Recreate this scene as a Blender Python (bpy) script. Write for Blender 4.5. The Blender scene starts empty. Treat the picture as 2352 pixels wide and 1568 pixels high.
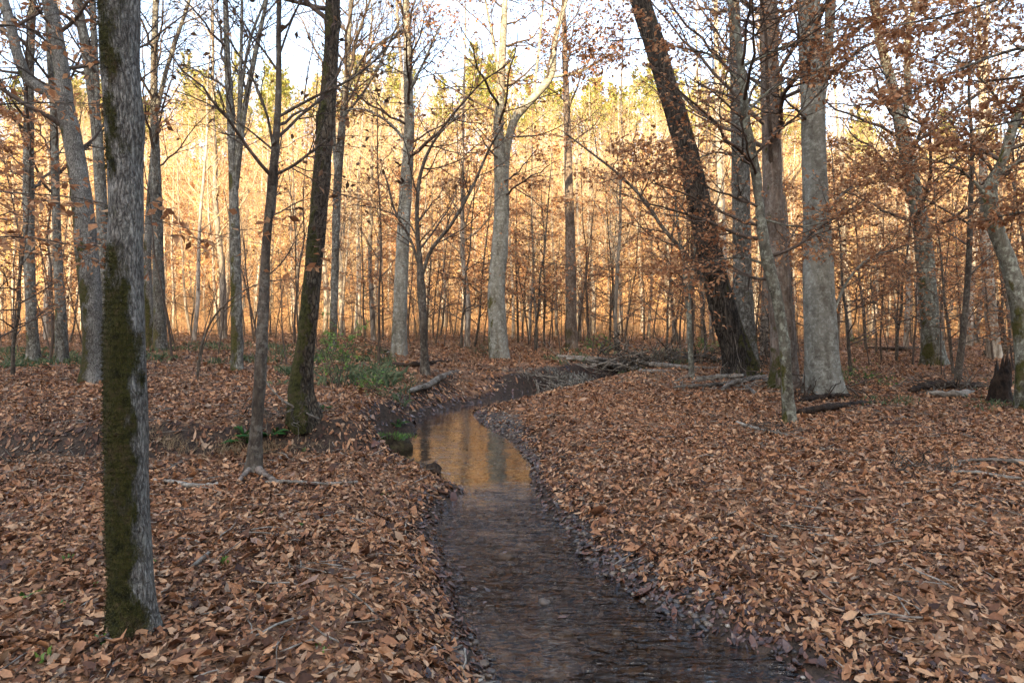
import bpy, math
import numpy as np
from mathutils import Vector

RS = np.random.default_rng(11)
C = bpy.context.scene.collection
CAMZ, F, CX, HY = 1.5, 1568.0, 1176.0, 730.0      # camera height; focal length, centre column and horizon row of the 2352 px wide view
WL = -0.20                                         # water level


# ------------------------------------------------------------------ numeric helpers
def ss(a, b, x):
    t = np.clip((np.asarray(x, float) - a) / (b - a), 0, 1)
    return t * t * (3 - 2 * t)


def _hash(i, j, k, seed):
    h = (i * 374761393 + j * 668265263 + k * 2147483647 + seed * 974634777) & 0xFFFFFFFF
    h = ((h ^ (h >> 13)) * 1274126177) & 0xFFFFFFFF
    h = h ^ (h >> 16)
    return (h & 0xFFFFFF) / float(0xFFFFFF)


def vnoise(p, seed=0):
    """value noise in -1..1 for an (...,3) array"""
    p = np.asarray(p, float)
    f = np.floor(p)
    i = f.astype(np.int64)
    t = p - f
    t = t * t * (3 - 2 * t)
    x, y, z = i[..., 0], i[..., 1], i[..., 2]
    u, v, w = t[..., 0], t[..., 1], t[..., 2]
    out = 0
    for a in (0, 1):
        for b in (0, 1):
            for c in (0, 1):
                out = out + _hash(x + a, y + b, z + c, seed) * (u if a else 1 - u) * (v if b else 1 - v) * (w if c else 1 - w)
    return out * 2 - 1


def n2(x, y, s, seed):
    x = np.asarray(x, float)
    y = np.asarray(y, float)
    return vnoise(np.stack([x * s, y * s, 0 * x + 0.5], -1), seed)


def unit(v):
    return v / np.maximum(np.linalg.norm(v, axis=-1, keepdims=True), 1e-9)


def resample(path, n):
    """Catmull-Rom through an (m,c) array, n samples evenly in arc length"""
    p = np.asarray(path, float)
    h = np.maximum(np.linalg.norm(np.diff(p[:, :3], axis=0), axis=1), 1e-6)[:, None]
    sl = np.diff(p, axis=0) / h                       # slope of every chord, then tangents weighted by chord length
    tg = np.vstack([sl[:1], (sl[:-1] * h[1:] + sl[1:] * h[:-1]) / (h[1:] + h[:-1]), sl[-1:]])
    out = []
    for i in range(len(p) - 1):
        t = np.linspace(0, 1, 12, endpoint=False)[:, None]
        out.append((2 * t ** 3 - 3 * t ** 2 + 1) * p[i] + (t ** 3 - 2 * t ** 2 + t) * h[i] * tg[i] + (3 * t ** 2 - 2 * t ** 3) * p[i + 1] + (t ** 3 - t ** 2) * h[i] * tg[i + 1])
    out = np.vstack(out + [p[-1:]])
    s = np.concatenate([[0], np.cumsum(np.linalg.norm(np.diff(out[:, :3], axis=0), axis=1))])
    u = np.linspace(0, s[-1], n)
    return np.stack([np.interp(u, s, out[:, k]) for k in range(out.shape[1])], -1)


# ------------------------------------------------------------------ stream outline (edges read as points on the water plane)
def wp(px, py, z=WL):
    d = (CAMZ - z) * F / (py - HY)
    return ((px - CX) * d / F, d)


#  (column, row, width over which the bank rises)
LEFT = [(2000, 2500, .8), (1500, 2000, .8), (1290, 1750, .8), (1190, 1620, .8), (1145, 1550, .9), (1100, 1480, .9), (1075, 1420, .9), (1045, 1340, .9), (1022, 1280, .9),
        (1000, 1205, 1.0), (1030, 1160, 1.0), (1048, 1130, 1.0), (1020, 1102, 1.0), (975, 1076, .9), (900, 1045, .7), (885, 1022, .4), (935, 1000, .35),
        (950, 978, .7), (968, 958, .9), (1005, 944, 1.1), (1060, 932, 1.3), (1120, 920, 1.3), (1165, 909, .8), (1200, 901, .45), (1240, 893, .35),
        (1300, 881, .35), (1360, 869, .4), (1430, 856, .5)]
RIGHT = [(3600, 2100, 1.5), (2700, 1800, 1.5), (2100, 1650, 1.4), (1870, 1575, 1.3), (1790, 1510, 1.3), (1690, 1480, 1.3), (1570, 1432, 1.3), (1480, 1382, 1.4), (1400, 1325, 1.5),
         (1330, 1268, 1.6), (1290, 1212, 1.7), (1245, 1155, 1.8), (1226, 1100, 1.9), (1205, 1052, 2.0), (1172, 1012, 2.2), (1125, 982, 2.4), (1096, 960, 2.5),
         (1095, 945, 2.5), (1135, 934, 2.5), (1190, 922, 2.5), (1250, 908, 2.4), (1320, 892, 2.3), (1400, 874, 2.2), (1470, 860, 2.0)]
LE = np.array([wp(a, b) + (w,) for a, b, w in LEFT])
RE = np.array([wp(a, b) + (w,) for a, b, w in RIGHT])


def smooth_edge(e, n):
    r = resample(np.column_stack([e[:, 0], e[:, 1], 0 * e[:, 0], e[:, 2]]), n)
    r[:, 0] += (0.08 * n2(r[:, 0], r[:, 1], 1.9, 5) + .05 * n2(r[:, 0], r[:, 1], 5.3, 15)) * np.clip(r[:, 1] / 6, .6, 1.2)
    r[:, 1] += 0.05 * n2(r[:, 0], r[:, 1], 2.7, 6)
    return r[:, [0, 1, 3]]


LS, RSd = smooth_edge(LE, 110), smooth_edge(RE, 110)
POLY = np.vstack([LS, RSd[::-1]])


def stream_sd(x, y):
    """signed distance to the water outline (negative in the water) and bank width there"""
    x = np.asarray(x, float).ravel()
    y = np.asarray(y, float).ravel()
    sd = np.full(x.shape, 99.0)
    w = np.full(x.shape, 1.0)
    m = np.where((np.abs(x) < 14) & (y > -2) & (y < 26))[0]
    A, B = POLY, np.roll(POLY, -1, 0)
    for c in np.array_split(m, max(1, len(m) // 20000)):
        if not len(c):
            continue
        X, Y = x[c][:, None], y[c][:, None]
        dx, dy = B[:, 0] - A[:, 0], B[:, 1] - A[:, 1]
        t = np.clip(((X - A[:, 0]) * dx + (Y - A[:, 1]) * dy) / (dx * dx + dy * dy + 1e-9), 0, 1)
        dd = np.hypot(X - A[:, 0] - t * dx, Y - A[:, 1] - t * dy)
        j = dd.argmin(1)
        r = np.arange(len(c))
        cond = ((A[:, 1] > Y) != (B[:, 1] > Y)) & (X < (B[:, 0] - A[:, 0]) * (Y - A[:, 1]) / (B[:, 1] - A[:, 1] + 1e-12) + A[:, 0])
        inside = cond.sum(1) % 2 == 1
        sd[c] = np.where(inside, -dd[r, j], dd[r, j])
        w[c] = A[j, 2] + (B[j, 2] - A[j, 2]) * t[r, j]
    return sd, w


RIDGE_Y, RIDGE_H = -70.0, 41.2


def H(x, y, full=False):
    x = np.asarray(x, float)
    y = np.asarray(y, float)
    shp = x.shape
    x, y = x.ravel(), y.ravel()
    z = 0.33 * ss(4, 24, y) + 0.05 * n2(x, y, .45, 1) + 0.02 * n2(x, y, 1.7, 2) + 0.012 * n2(x, y, 5, 3)
    z += 0.10 * n2(x, y, .13, 4) * ss(14, 30, y)
    # old side channel on the left: a ditch, then a low terrace behind it
    edge = 7.75 + 0.28 * n2(x, y * 0, .7, 9) + 0.22 * (x + 3.5) * (x > -3.5)
    lf = ss(-0.9, -1.7, x)
    z += lf * .07 * n2(x, y, 3.3, 17) * np.exp(-((y - edge) / .7) ** 2) + lf * .04 * n2(x, y, 8, 18) * np.exp(-((y - edge) / .5) ** 2)
    z += lf * (0.24 * ss(-.22, .2, y - edge) - 0.13 * np.exp(-((y - edge + .45) / .33) ** 2))
    # hollow on the right bank
    z -= 0.10 * np.exp(-((x - 5.1) / .8) ** 2 - ((y - 6.6) / .22) ** 2) - 0.07 * np.exp(-((x - 5.1) / .9) ** 2 - ((y - 6.95) / .2) ** 2)
    # far hill and an unseen ridge behind the camera, sized to shade the foreground
    side = 1.04 - .50 * ss(.18, .72, x / np.maximum(np.abs(y), 20))
    z += ss(46, 60, y) * .8 + 34 * side * ss(48, 165, y) + ss(60, 90, y) * 1.5 * n2(x, y, .045, 12)
    cr = RIDGE_H + 1.2 * n2(x, 0 * y, .03, 21) + .9 * n2(x, 0 * y, .16, 22) + .6 * n2(x, 0 * y, .6, 23)
    z += cr * ss(-6, RIDGE_Y, y)
    sd, w = stream_sd(x, y)
    z = z + .07 * n2(x, y, 2.9, 51) * np.exp(-(np.maximum(sd, 0) / .9) ** 2) * (w < 1.35)
    t = np.clip(sd / w, 0, 1)
    prof = 1 - (1 - t) ** 2
    zb = WL + (z - WL) * prof + 0.004
    zi = WL - 0.015 - 0.13 * (1 - np.exp(sd / .25)) + 0.015 * n2(x, y, 6, 7)
    z = np.where(sd < 0, zi, np.where(sd < w, zb, z))
    if full:
        return z.reshape(shp), sd.reshape(shp)
    return z.reshape(shp)


def ground_hit(px, py):
    d = np.geomspace(1.5, 90, 1500)
    zr = CAMZ - (py - HY) * d / F
    zg = H((px - CX) * d / F, d)
    k = np.argmax(zr < zg)
    if k == 0:
        k = len(d) - 1
    return float(d[k])


def pt(px, py, d):
    return np.array([(px - CX) * d / F, d, CAMZ - (py - HY) * d / F])


# ------------------------------------------------------------------ mesh building
class Geo:
    def __init__(self):
        self.V, self.Q, self.T, self.M, self.n = [], [], [], [], 0
        self.has_m = False

    def add(self, v, q=None, t=None, m=None):
        v = np.asarray(v, float).reshape(-1, 3)
        self.V.append(v)
        if q is not None and len(q):
            self.Q.append(np.asarray(q).reshape(-1, 4) + self.n)
        if t is not None and len(t):
            self.T.append(np.asarray(t).reshape(-1, 3) + self.n)
        if m is not None:
            self.has_m = True
        self.M.append(np.zeros(len(v)) if m is None else np.asarray(m, float).ravel())
        self.n += len(v)

    def merge(self, g, mat=None):
        for v, m in [(np.vstack(g.V), np.concatenate(g.M))]:
            self.add(v if mat is None else v @ mat[0].T + mat[1],
                     np.vstack(g.Q) if g.Q else None, np.vstack(g.T) if g.T else None)

    def mesh(self, name, mat, origin=(0, 0, 0), smooth=True):
        me = bpy.data.meshes.new(name)
        V = (np.vstack(self.V) if self.V else np.zeros((0, 3))) - np.asarray(origin)
        Q = np.vstack(self.Q) if self.Q else np.zeros((0, 4), int)
        T = np.vstack(self.T) if self.T else np.zeros((0, 3), int)
        loops = np.concatenate([Q.ravel(), T.ravel()]).astype(np.int32)
        starts = np.concatenate([np.arange(len(Q)) * 4, len(Q) * 4 + np.arange(len(T)) * 3]).astype(np.int32)
        me.vertices.add(len(V))
        me.vertices.foreach_set('co', V.astype(np.float32).ravel())
        me.loops.add(len(loops))
        me.loops.foreach_set('vertex_index', loops)
        me.polygons.add(len(starts))
        me.polygons.foreach_set('loop_start', starts)
        if smooth:
            me.polygons.foreach_set('use_smooth', np.ones(len(starts), bool))
        me.update(calc_edges=True)
        if self.has_m:
            a = me.attributes.new('moss', 'FLOAT', 'POINT')
            a.data.foreach_set('value', np.concatenate(self.M).astype(np.float32))
        me.materials.append(mat)
        return me

    def obj(self, name, mat, parent=None, origin=None, smooth=True):
        """one mesh object; with a parent its vertices are kept relative to the parent's base"""
        org = np.array(parent.location if parent is not None and origin is None else (origin if origin is not None else (0, 0, 0)), float)
        o = bpy.data.objects.new(name, self.mesh(name, mat, org, smooth))
        C.objects.link(o)
        if parent is not None:
            o.parent = parent
        else:
            o.location = org
        return o


def tag(o, label=None, cat=None, group=None, kind=None):
    if label: o['label'] = label
    if cat: o['category'] = cat
    if group: o['group'] = group
    if kind: o['kind'] = kind
    return o


def thing(name, label, cat, loc=(0, 0, 0), group=None):
    o = bpy.data.objects.new(name, None)
    o.empty_display_size = .2
    o.location = [float(a) for a in loc]
    C.objects.link(o)
    return tag(o, label, cat, group)


def tubes(g, P, R, k=4, cap=False, rough=0.):
    """P (B,n,3), R (B,n): many tubes at once"""
    P = np.asarray(P, float)
    R = np.asarray(R, float)
    if P.ndim == 2:
        P, R = P[None], R[None]
    B, n, _ = P.shape
    if B == 0:
        return
    T = unit(np.gradient(P, axis=1))
    mean = unit(P[:, -1] - P[:, 0])
    ref = np.where(np.abs(mean[:, 2:3]) > .7, np.array([[1., 0, 0]]), np.array([[0, 0, 1.]]))
    N1 = unit(np.cross(T, ref[:, None, :]))
    N2 = np.cross(T, N1)
    th = np.arange(k) / k * 2 * np.pi
    V = P[:, :, None] + R[:, :, None, None] * (np.cos(th)[:, None] * N1[:, :, None] + np.sin(th)[:, None] * N2[:, :, None])
    if rough:
        rm = max(float(R.max()), .01)
        nz = vnoise(V / rm * .9, 3) * .6 + vnoise(V / rm * 2.3, 4) * .4
        V = V + (V - P[:, :, None]) * (nz * rough)[..., None]
    a = (np.arange(n - 1)[:, None] * k + np.arange(k))
    b = (np.arange(n - 1)[:, None] * k + (np.arange(k) + 1) % k)
    q = np.stack([a, b, b + k, a + k], -1).reshape(-1, 4)
    q = (q[None] + (np.arange(B) * n * k)[:, None, None]).reshape(-1, 4)
    t = None
    if cap:
        fan0 = np.array([[0, i + 1, i] for i in range(1, k - 1)])
        fan1 = np.array([[0, i, i + 1] for i in range(1, k - 1)]) + (n - 1) * k
        t = (np.vstack([fan0, fan1])[None] + (np.arange(B) * n * k)[:, None, None]).reshape(-1, 3)
    g.add(V, q, t)


def spawn(P, R, m, n, t0, t1, lf, ang, rf=.55, up=.15, flat=0., wob=.06, rmin=.0015, rng=RS, absl=None, taper=.8):
    """m children on every parent polyline; returns child polylines and radii"""
    B, k, _ = P.shape
    t = t0 + (t1 - t0) * (np.arange(m) + rng.random((B, m))) / m
    u = np.clip(t, 0, .9999) * (k - 1)
    i = u.astype(int)
    fr = (u - i)[..., None]
    bi = np.arange(B)[:, None]
    S = P[bi, i] * (1 - fr) + P[bi, i + 1] * fr
    r = R[bi, i] * (1 - fr[..., 0]) + R[bi, i + 1] * fr[..., 0]
    T = unit(P[bi, i + 1] - P[bi, i])
    plen = np.linalg.norm(np.diff(P, axis=1), axis=-1).sum(1)[:, None]
    L = (absl if absl is not None else plen * lf) * (1.15 - .6 * (t - t0) / max(t1 - t0, 1e-6)) * rng.uniform(.55, 1.35, (B, m))
    zax = np.array([0, 0, 1.])
    side = np.cross(T, zax)
    bad = np.linalg.norm(side, axis=-1) < .25
    side[bad] = np.array([1., 0, 0])
    side = unit(side)
    o2 = unit(np.cross(side, T))
    sgn = np.where((np.arange(m) + rng.integers(0, 2, (B, 1))) % 2 == 0, 0, np.pi)
    phi = np.where(rng.random((B, m)) < flat, sgn + rng.normal(0, .35, (B, m)), rng.random((B, m)) * 2 * np.pi)
    vert = np.abs(T[..., 2]) > .75
    phi = np.where(vert, rng.random((B, m)) * 2 * np.pi, phi)
    perp = side * np.cos(phi)[..., None] + o2 * np.sin(phi)[..., None]
    a = ang * rng.uniform(.7, 1.25, (B, m))[..., None]
    D = unit(T * np.cos(a) + perp * np.sin(a))
    s = np.linspace(0, 1, n)
    Q = S[:, :, None] + D[:, :, None] * (L[..., None] * s)[..., None]
    Q = Q + zax * (up * rng.uniform(.4, 1.5, (B, m))[..., None] * L[..., None] * s ** 2)[..., None]
    w = np.cumsum(rng.normal(0, 1, (B, m, n, 3)), 2) * (wob * L[..., None, None] / math.sqrt(n))
    w -= w[:, :, :1]
    Q = Q + w
    rr = np.maximum(np.minimum(r * rf, L * .0135 + rmin)[..., None] * (1 - taper * s), rmin * .6)
    return Q.reshape(-1, n, 3), rr.reshape(-1, n)


def leaf_cards(g, pos, d, nrm, L, W, fold=.25):
    """simple folded leaf: base, two sides, tip"""
    d = unit(d)
    s = unit(np.cross(d, nrm))
    nn = np.cross(s, d)
    L = L[:, None]
    W = W[:, None]
    f = fold * W
    v = np.stack([pos, pos + d * L * .45 - s * W + nn * f, pos + d * L - nn * f * .5, pos + d * L * .45 + s * W + nn * f], 1)
    B = len(pos)
    t = np.array([[0, 2, 1], [0, 3, 2]])
    g.add(v, None, (t[None] + (np.arange(B) * 4)[:, None, None]).reshape(-1, 3))


def twig_leaves(g, P, m, size, droop=.35, rng=RS, keep=1., spread=.9):
    B, n, _ = P.shape
    t = rng.uniform(.1, 1., (B, m))
    u = np.clip(t, 0, .9999) * (n - 1)
    i = u.astype(int)
    fr = (u - i)[..., None]
    bi = np.arange(B)[:, None]
    S = (P[bi, i] * (1 - fr) + P[bi, i + 1] * fr).reshape(-1, 3)
    T = unit(P[bi, i + 1] - P[bi, i]).reshape(-1, 3)
    if keep < 1:
        k = rng.random(len(S)) < keep
        S, T = S[k], T[k]
    if not len(S):
        return
    d = unit(T * .6 + rng.normal(0, spread, S.shape) * np.array([1, 1, .55]) + np.array([0, 0, -droop]))
    nr = unit(rng.normal(0, .6, S.shape) + np.array([0, 0, 1.]))
    L = size * rng.uniform(.65, 1.3, len(S))
    leaf_cards(g, S, d, nr, L, L * rng.uniform(.2, .33, len(S)), .3)


def litter_leaves(g, pos, yaw, tilt, roll, L, asp, fold, bend, rng=RS, grad=None):
    """eight-vertex curled leaf for the ground"""
    B = len(pos)
    c, s = np.cos(yaw), np.sin(yaw)
    d = np.stack([c * np.cos(tilt), s * np.cos(tilt), np.sin(tilt)], -1)
    sd = np.stack([-s, c, 0 * s], -1)
    nn = np.cross(d, sd)
    sr = sd * np.cos(roll)[:, None] + nn * np.sin(roll)[:, None]
    nr = nn * np.cos(roll)[:, None] - sd * np.sin(roll)[:, None]
    U = np.array([0, .30, .68, 1, .30, .68, .30, .68])
    S = np.array([0, 0, 0, 0, -1, -.85, 1, .85])
    l = L[:, None]
    w = l * asp[:, None] * .5
    jit = rng.uniform(.75, 1.2, (B, 8))
    hgt = fold[:, None] * w * np.abs(S) * jit + bend[:, None] * l * (U - .5) ** 2 * 1.6
    hgt = hgt + rng.normal(0, .025, (B, 8)) * l
    v = pos[:, None] + d[:, None] * ((U - .5) * l)[..., None] + sr[:, None] * (S * w * jit)[..., None] + nr[:, None] * hgt[..., None]
    if grad is not None:      # lie along the slope they fell on
        dv = v - pos[:, None]
        v[..., 2] += grad[:, :1] * dv[..., 0] + grad[:, 1:] * dv[..., 1]
    q = np.array([[1, 2, 5, 4], [2, 1, 6, 7]])
    t = np.array([[0, 1, 4], [0, 6, 1], [2, 3, 5], [2, 7, 3]])
    off = (np.arange(B) * 8)[:, None, None]
    g.add(v, (q[None] + off).reshape(-1, 4), (t[None] + off).reshape(-1, 3))


def trunk_tube(g, path, k=20, step=.12, amp=.05, seed=1, flare=.35, fh=.25, lobes=4, ridge=0., moss=None, burl=None, sink=.12, knots=0):
    """path (m,4) = x,y,z,r from the ground up. moss = (direction, base cover, top cover, height)"""
    p = np.array(path, float)
    ext = p[0] - (p[1] - p[0]) / max(np.linalg.norm(p[1, :3] - p[0, :3]), 1e-6) * sink
    ext[3] = p[0, 3]
    p = np.vstack([ext, p])
    ln = np.linalg.norm(np.diff(p[:, :3], axis=0), axis=1).sum()
    n = max(6, int(ln / step))
    q = resample(p, n)
    P, R = q[:, :3], q[:, 3]
    T = unit(np.gradient(P, axis=0))
    N1 = unit(np.cross(T, np.array([0, 1., 0])))
    N2 = np.cross(T, N1)
    th = np.arange(k) / k * 2 * np.pi
    dirs = np.cos(th)[None, :, None] * N1[:, None] + np.sin(th)[None, :, None] * N2[:, None]
    hh = np.maximum(P[:, 2] - path[0][2], -.15)
    rng = np.random.default_rng(seed)
    ph = rng.random(8) * 6.28
    fl = flare * np.exp(-np.maximum(hh, 0) / fh)[:, None] * (.7 + .6 * np.cos(lobes * th + ph[0])[None] * 1 + .35 * np.cos((lobes - 1) * th + ph[1])[None])
    base = P[:, None] + dirs * R[:, None, None]
    sc = 1.0 / max(R.max(), .05)
    nz = vnoise(np.stack([base[..., 0] * 1.3 * sc, base[..., 1] * 1.3 * sc, base[..., 2] * .45 * sc], -1), seed) * amp
    nz = nz + vnoise(np.stack([base[..., 0] * 4 * sc, base[..., 1] * 4 * sc, base[..., 2] * 1.1 * sc], -1), seed + 1) * amp * .45
    if ridge:
        rg = vnoise(np.stack([base[..., 0] * 16 * sc, base[..., 1] * 16 * sc, base[..., 2] * 1.5 * sc], -1), seed + 2)
        nz = nz + ridge * (1 - np.abs(rg) * 2)
    rad = R[:, None] * (1 + fl + nz)
    if burl:
        for (bh, bth, bs, ba) in burl:
            dth = (th - bth + np.pi) % (2 * np.pi) - np.pi
            rad = rad + R[:, None] * ba * np.exp(-((hh - bh) / bs) ** 2)[:, None] * np.exp(-(dth / .8) ** 2)[None]
    for _ in range(knots):
        bh, bth = rng.uniform(.5, ln), rng.random() * 6.28
        dth = (th - bth + np.pi) % (2 * np.pi) - np.pi
        rad = rad + R[:, None] * .22 * np.exp(-((hh - bh) / .07) ** 2)[:, None] * np.exp(-(dth / .3) ** 2)[None]
    V = P[:, None] + dirs * rad[..., None]
    m = None
    if moss:
        md, b0, b1, mh = moss
        md = unit(np.array(md, float))
        cover = b0 + (b1 - b0) * ss(0, mh, hh)
        dv = dirs @ md
        nn = .62 * vnoise(V * np.array([7, 7, 3.]), seed + 5) + .45 * vnoise(V * np.array([21, 21, 10.]), seed + 6)
        m = np.clip((dv + cover[:, None] + nn * 1.3) * .95, 0, 1)
    a = np.arange(n - 1)[:, None] * k + np.arange(k)
    b = np.arange(n - 1)[:, None] * k + (np.arange(k) + 1) % k
    qd = np.stack([a, b, b + k, a + k], -1).reshape(-1, 4)
    t = np.array([[0, i, i + 1] for i in range(1, k - 1)]) + (n - 1) * k
    g.add(V, qd, t, m)
    return V, dirs, m, P, R


# ------------------------------------------------------------------ materials
def newmat(name):
    m = bpy.data.materials.new(name)
    m.use_nodes = True
    nt = m.node_tree
    for n in list(nt.nodes):
        nt.nodes.remove(n)
    out = nt.nodes.new('ShaderNodeOutputMaterial')
    return m, nt, out


class NT:
    def __init__(self, nt):
        self.nt = nt

    def n(self, kind, ins=None, **kw):
        x = self.nt.nodes.new(kind)
        for k, v in kw.items():
            setattr(x, k, v)
        for k, v in (ins or {}).items():
            s = x.inputs[k]
            if isinstance(v, bpy.types.NodeSocket):
                self.nt.links.new(v, s)
            else:
                s.default_value = v
        return x

    def ramp(self, fac, stops, interp='LINEAR'):
        r = self.nt.nodes.new('ShaderNodeValToRGB')
        self.nt.links.new(fac, r.inputs[0])
        r.color_ramp.interpolation = interp
        el = r.color_ramp.elements
        while len(el) < len(stops):
            el.new(.5)
        for e, (p, c) in zip(el, stops):
            e.position = p
            e.color = (*c, 1) if len(c) == 3 else c
        return r.outputs[0]

    def noise(self, vec, scale, detail=5, rough=.6, out=0):
        x = self.n('ShaderNodeTexNoise', {'Vector': vec, 'Scale': scale, 'Detail': detail, 'Roughness': rough})
        return x.outputs[out]

    def math(self, op, a, b=0., clamp=False):
        x = self.n('ShaderNodeMath', {0: a, 1: b}, operation=op)
        x.use_clamp = clamp
        return x.outputs[0]

    def mix(self, f, a, b, mode='MIX'):
        x = self.nt.nodes.new('ShaderNodeMix')
        x.data_type = 'RGBA'
        x.blend_type = mode
        for i, v in ((0, f), (6, a), (7, b)):
            if isinstance(v, bpy.types.NodeSocket):
                self.nt.links.new(v, x.inputs[i])
            else:
                x.inputs[i].default_value = (*v, 1) if isinstance(v, tuple) and len(v) == 3 else v
        return x.outputs[2]


def leaf_mat(name, stops, trans=.35, rough=.6, spec=.25, coat=0.):
    m, nt, out = newmat(name)
    N = NT(nt)
    g = N.n('ShaderNodeNewGeometry')
    col = N.ramp(g.outputs['Random Per Island'], stops)
    tc = N.n('ShaderNodeTexCoord')
    fine = N.noise(tc.outputs['Object'], 60, 3)
    col = N.mix(1., col, N.ramp(fine, [(.3, (.72, .72, .72)), (.7, (1.15, 1.12, 1.08))]), 'MULTIPLY')
    p = N.n('ShaderNodeBsdfPrincipled', {'Base Color': col, 'Roughness': rough, 'Specular IOR Level': spec})
    if trans > 0:
        t = N.n('ShaderNodeBsdfTranslucent', {'Color': col})
        mx = N.n('ShaderNodeMixShader', {0: trans, 1: p.outputs[0], 2: t.outputs[0]})
        nt.links.new(mx.outputs[0], out.inputs[0])
    else:
        nt.links.new(p.outputs[0], out.inputs[0])
    return m


def bark_mat(name, dark, light, vs=(26, 26, 3.5), bump=.5, bdist=.02, lichen=0., lcol=(.42, .44, .40), bands=0., moss=False, mcol=((.014, .016, .003), (.062, .060, .012)), vary=.15, sharp=False, cracks=0., cs=(34, 34, 5)):
    m, nt, out = newmat(name)
    N = NT(nt)
    tc = N.n('ShaderNodeTexCoord').outputs['Object']
    mp = N.n('ShaderNodeMapping', {'Vector': tc, 'Scale': vs}).outputs[0]
    a = N.noise(mp, 1., 8, .68)
    big = N.noise(tc, 2.3, 4, .6)
    f = N.math('ADD', a, N.math('MULTIPLY', N.math('SUBTRACT', big, .5), .5))
    col = N.ramp(f, [(.40, dark), (.52, tuple((x + y) / 2.3 for x, y in zip(dark, light))), (.64, light)] if sharp else [(.32, dark), (.52, tuple((x + y) / 2 for x, y in zip(dark, light))), (.72, light)])
    h = a
    if bands:
        mb = N.n('ShaderNodeMapping', {'Vector': tc, 'Scale': (5, 5, 26)}).outputs[0]
        b = N.noise(mb, 1., 7, .75)
        col = N.mix(bands, col, N.ramp(b, [(.36, tuple(x * .38 for x in dark)), (.5, light), (.68, tuple(min(1, x * 1.15) for x in light))]), 'MIX')
        h = N.math('ADD', N.math('MULTIPLY', a, .5), b)
    if lichen:
        l1 = N.noise(tc, 13, 7, .75)
        lf = N.ramp(l1, [(.5, (0, 0, 0)), (.6, (1, 1, 1))])
        col = N.mix(N.math('MULTIPLY', lf, lichen), col, lcol)
        l2 = N.noise(tc, 19, 6, .75)
        col = N.mix(N.math('MULTIPLY', N.ramp(l2, [(.58, (0, 0, 0)), (.66, (1, 1, 1))]), lichen), col, tuple(x * .55 for x in dark))
    if cracks:
        wob = N.n('ShaderNodeVectorMath', {0: tc, 1: N.n('ShaderNodeVectorMath', {0: N.noise(tc, 9, 4, .6, 1), 3: .05}, operation='SCALE').outputs[0]}, operation='ADD').outputs[0]
        vo = N.n('ShaderNodeTexVoronoi', {'Vector': N.n('ShaderNodeMapping', {'Vector': wob, 'Scale': cs}).outputs[0], 'Scale': 1.}, feature='DISTANCE_TO_EDGE').outputs[0]
        ck = N.ramp(vo, [(.02, (1 - cracks,) * 3), (.16, (1, 1, 1))])
        col = N.mix(1., col, ck, 'MULTIPLY')
        h = N.math('ADD', h, N.math('MULTIPLY', ck, .8))
    st = N.n('ShaderNodeTexNoise', {'Vector': N.n('ShaderNodeMapping', {'Vector': tc, 'Scale': (4.5, 4.5, 1.6)}).outputs[0], 'Scale': 1., 'Detail': 6., 'Roughness': .7}).outputs[0]
    col = N.mix(1., col, N.ramp(st, [(.36, (.52, .47, .42)), (.5, (.95, .93, .88)), (.68, (1.2, 1.2, 1.18))]), 'MULTIPLY')
    rnd = N.n('ShaderNodeObjectInfo').outputs['Random']
    vv = N.math('ADD', N.math('MULTIPLY', rnd, vary * 2), 1 - vary)
    cb = N.n('ShaderNodeCombineColor', {0: vv, 1: vv, 2: vv}).outputs[0]
    col = N.mix(1., col, cb, 'MULTIPLY')
    rough = .85
    bh = h
    if moss:
        at = N.n('ShaderNodeAttribute', attribute_name='moss').outputs['Fac']
        mn = N.n('ShaderNodeTexNoise', {'Vector': N.n('ShaderNodeMapping', {'Vector': tc, 'Scale': (1, 1, .45)}).outputs[0], 'Scale': 26., 'Detail': 7., 'Roughness': .75}).outputs[0]
        mf = N.ramp(N.math('ADD', at, N.math('MULTIPLY', N.math('SUBTRACT', mn, .5), 2.2)), [(.36, (0, 0, 0)), (.72, (.98, .98, .98))])
        mc = N.ramp(N.math('ADD', N.noise(tc, 24, 6, .75), N.math('MULTIPLY', N.math('SUBTRACT', N.noise(tc, 6, 3), .5), .7)), [(.30, mcol[0]), (.5, mcol[1]), (.72, (.085, .06, .03))])
        col = N.mix(mf, col, mc)
        bh = N.math('ADD', h, N.math('MULTIPLY', mf, N.math('MULTIPLY', N.noise(tc, 120, 3), 1.2)))
    bp = N.n('ShaderNodeBump', {'Height': bh, 'Strength': bump, 'Distance': bdist}).outputs[0]
    p = N.n('ShaderNodeBsdfPrincipled', {'Base Color': col, 'Roughness': rough, 'Specular IOR Level': .2, 'Normal': bp})
    nt.links.new(p.outputs[0], out.inputs[0])
    return m


M = {}
M['bark_mossy'] = bark_mat('bark_mossy', (.10, .092, .082), (.38, .37, .34), vs=(85, 85, 34), bump=.9, bdist=.02, moss=True, sharp=True, cracks=.5, cs=(64, 64, 7), lichen=.3)
M['bark_mossy_brown'] = bark_mat('bark_mossy_brown', (.03, .022, .015), (.17, .135, .095), cracks=.7, cs=(26, 26, 7), lichen=.3, lcol=(.26, .25, .21), vs=(30, 30, 12), bump=.9, bdist=.03, moss=True, mcol=((.012, .014, .003), (.06, .06, .012)))
M['bark_grey'] = bark_mat('bark_grey', (.055, .05, .042), (.21, .20, .175), cracks=.4, cs=(24, 24, 5), vs=(20, 20, 8), bump=.5, lichen=.5, moss=True)
M['bark_beech'] = bark_mat('bark_beech', (.105, .10, .085), (.235, .228, .195), vs=(9, 9, 6), bump=.35, bdist=.012, lichen=.6, lcol=(.36, .38, .345), bands=.3, moss=True)
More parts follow.
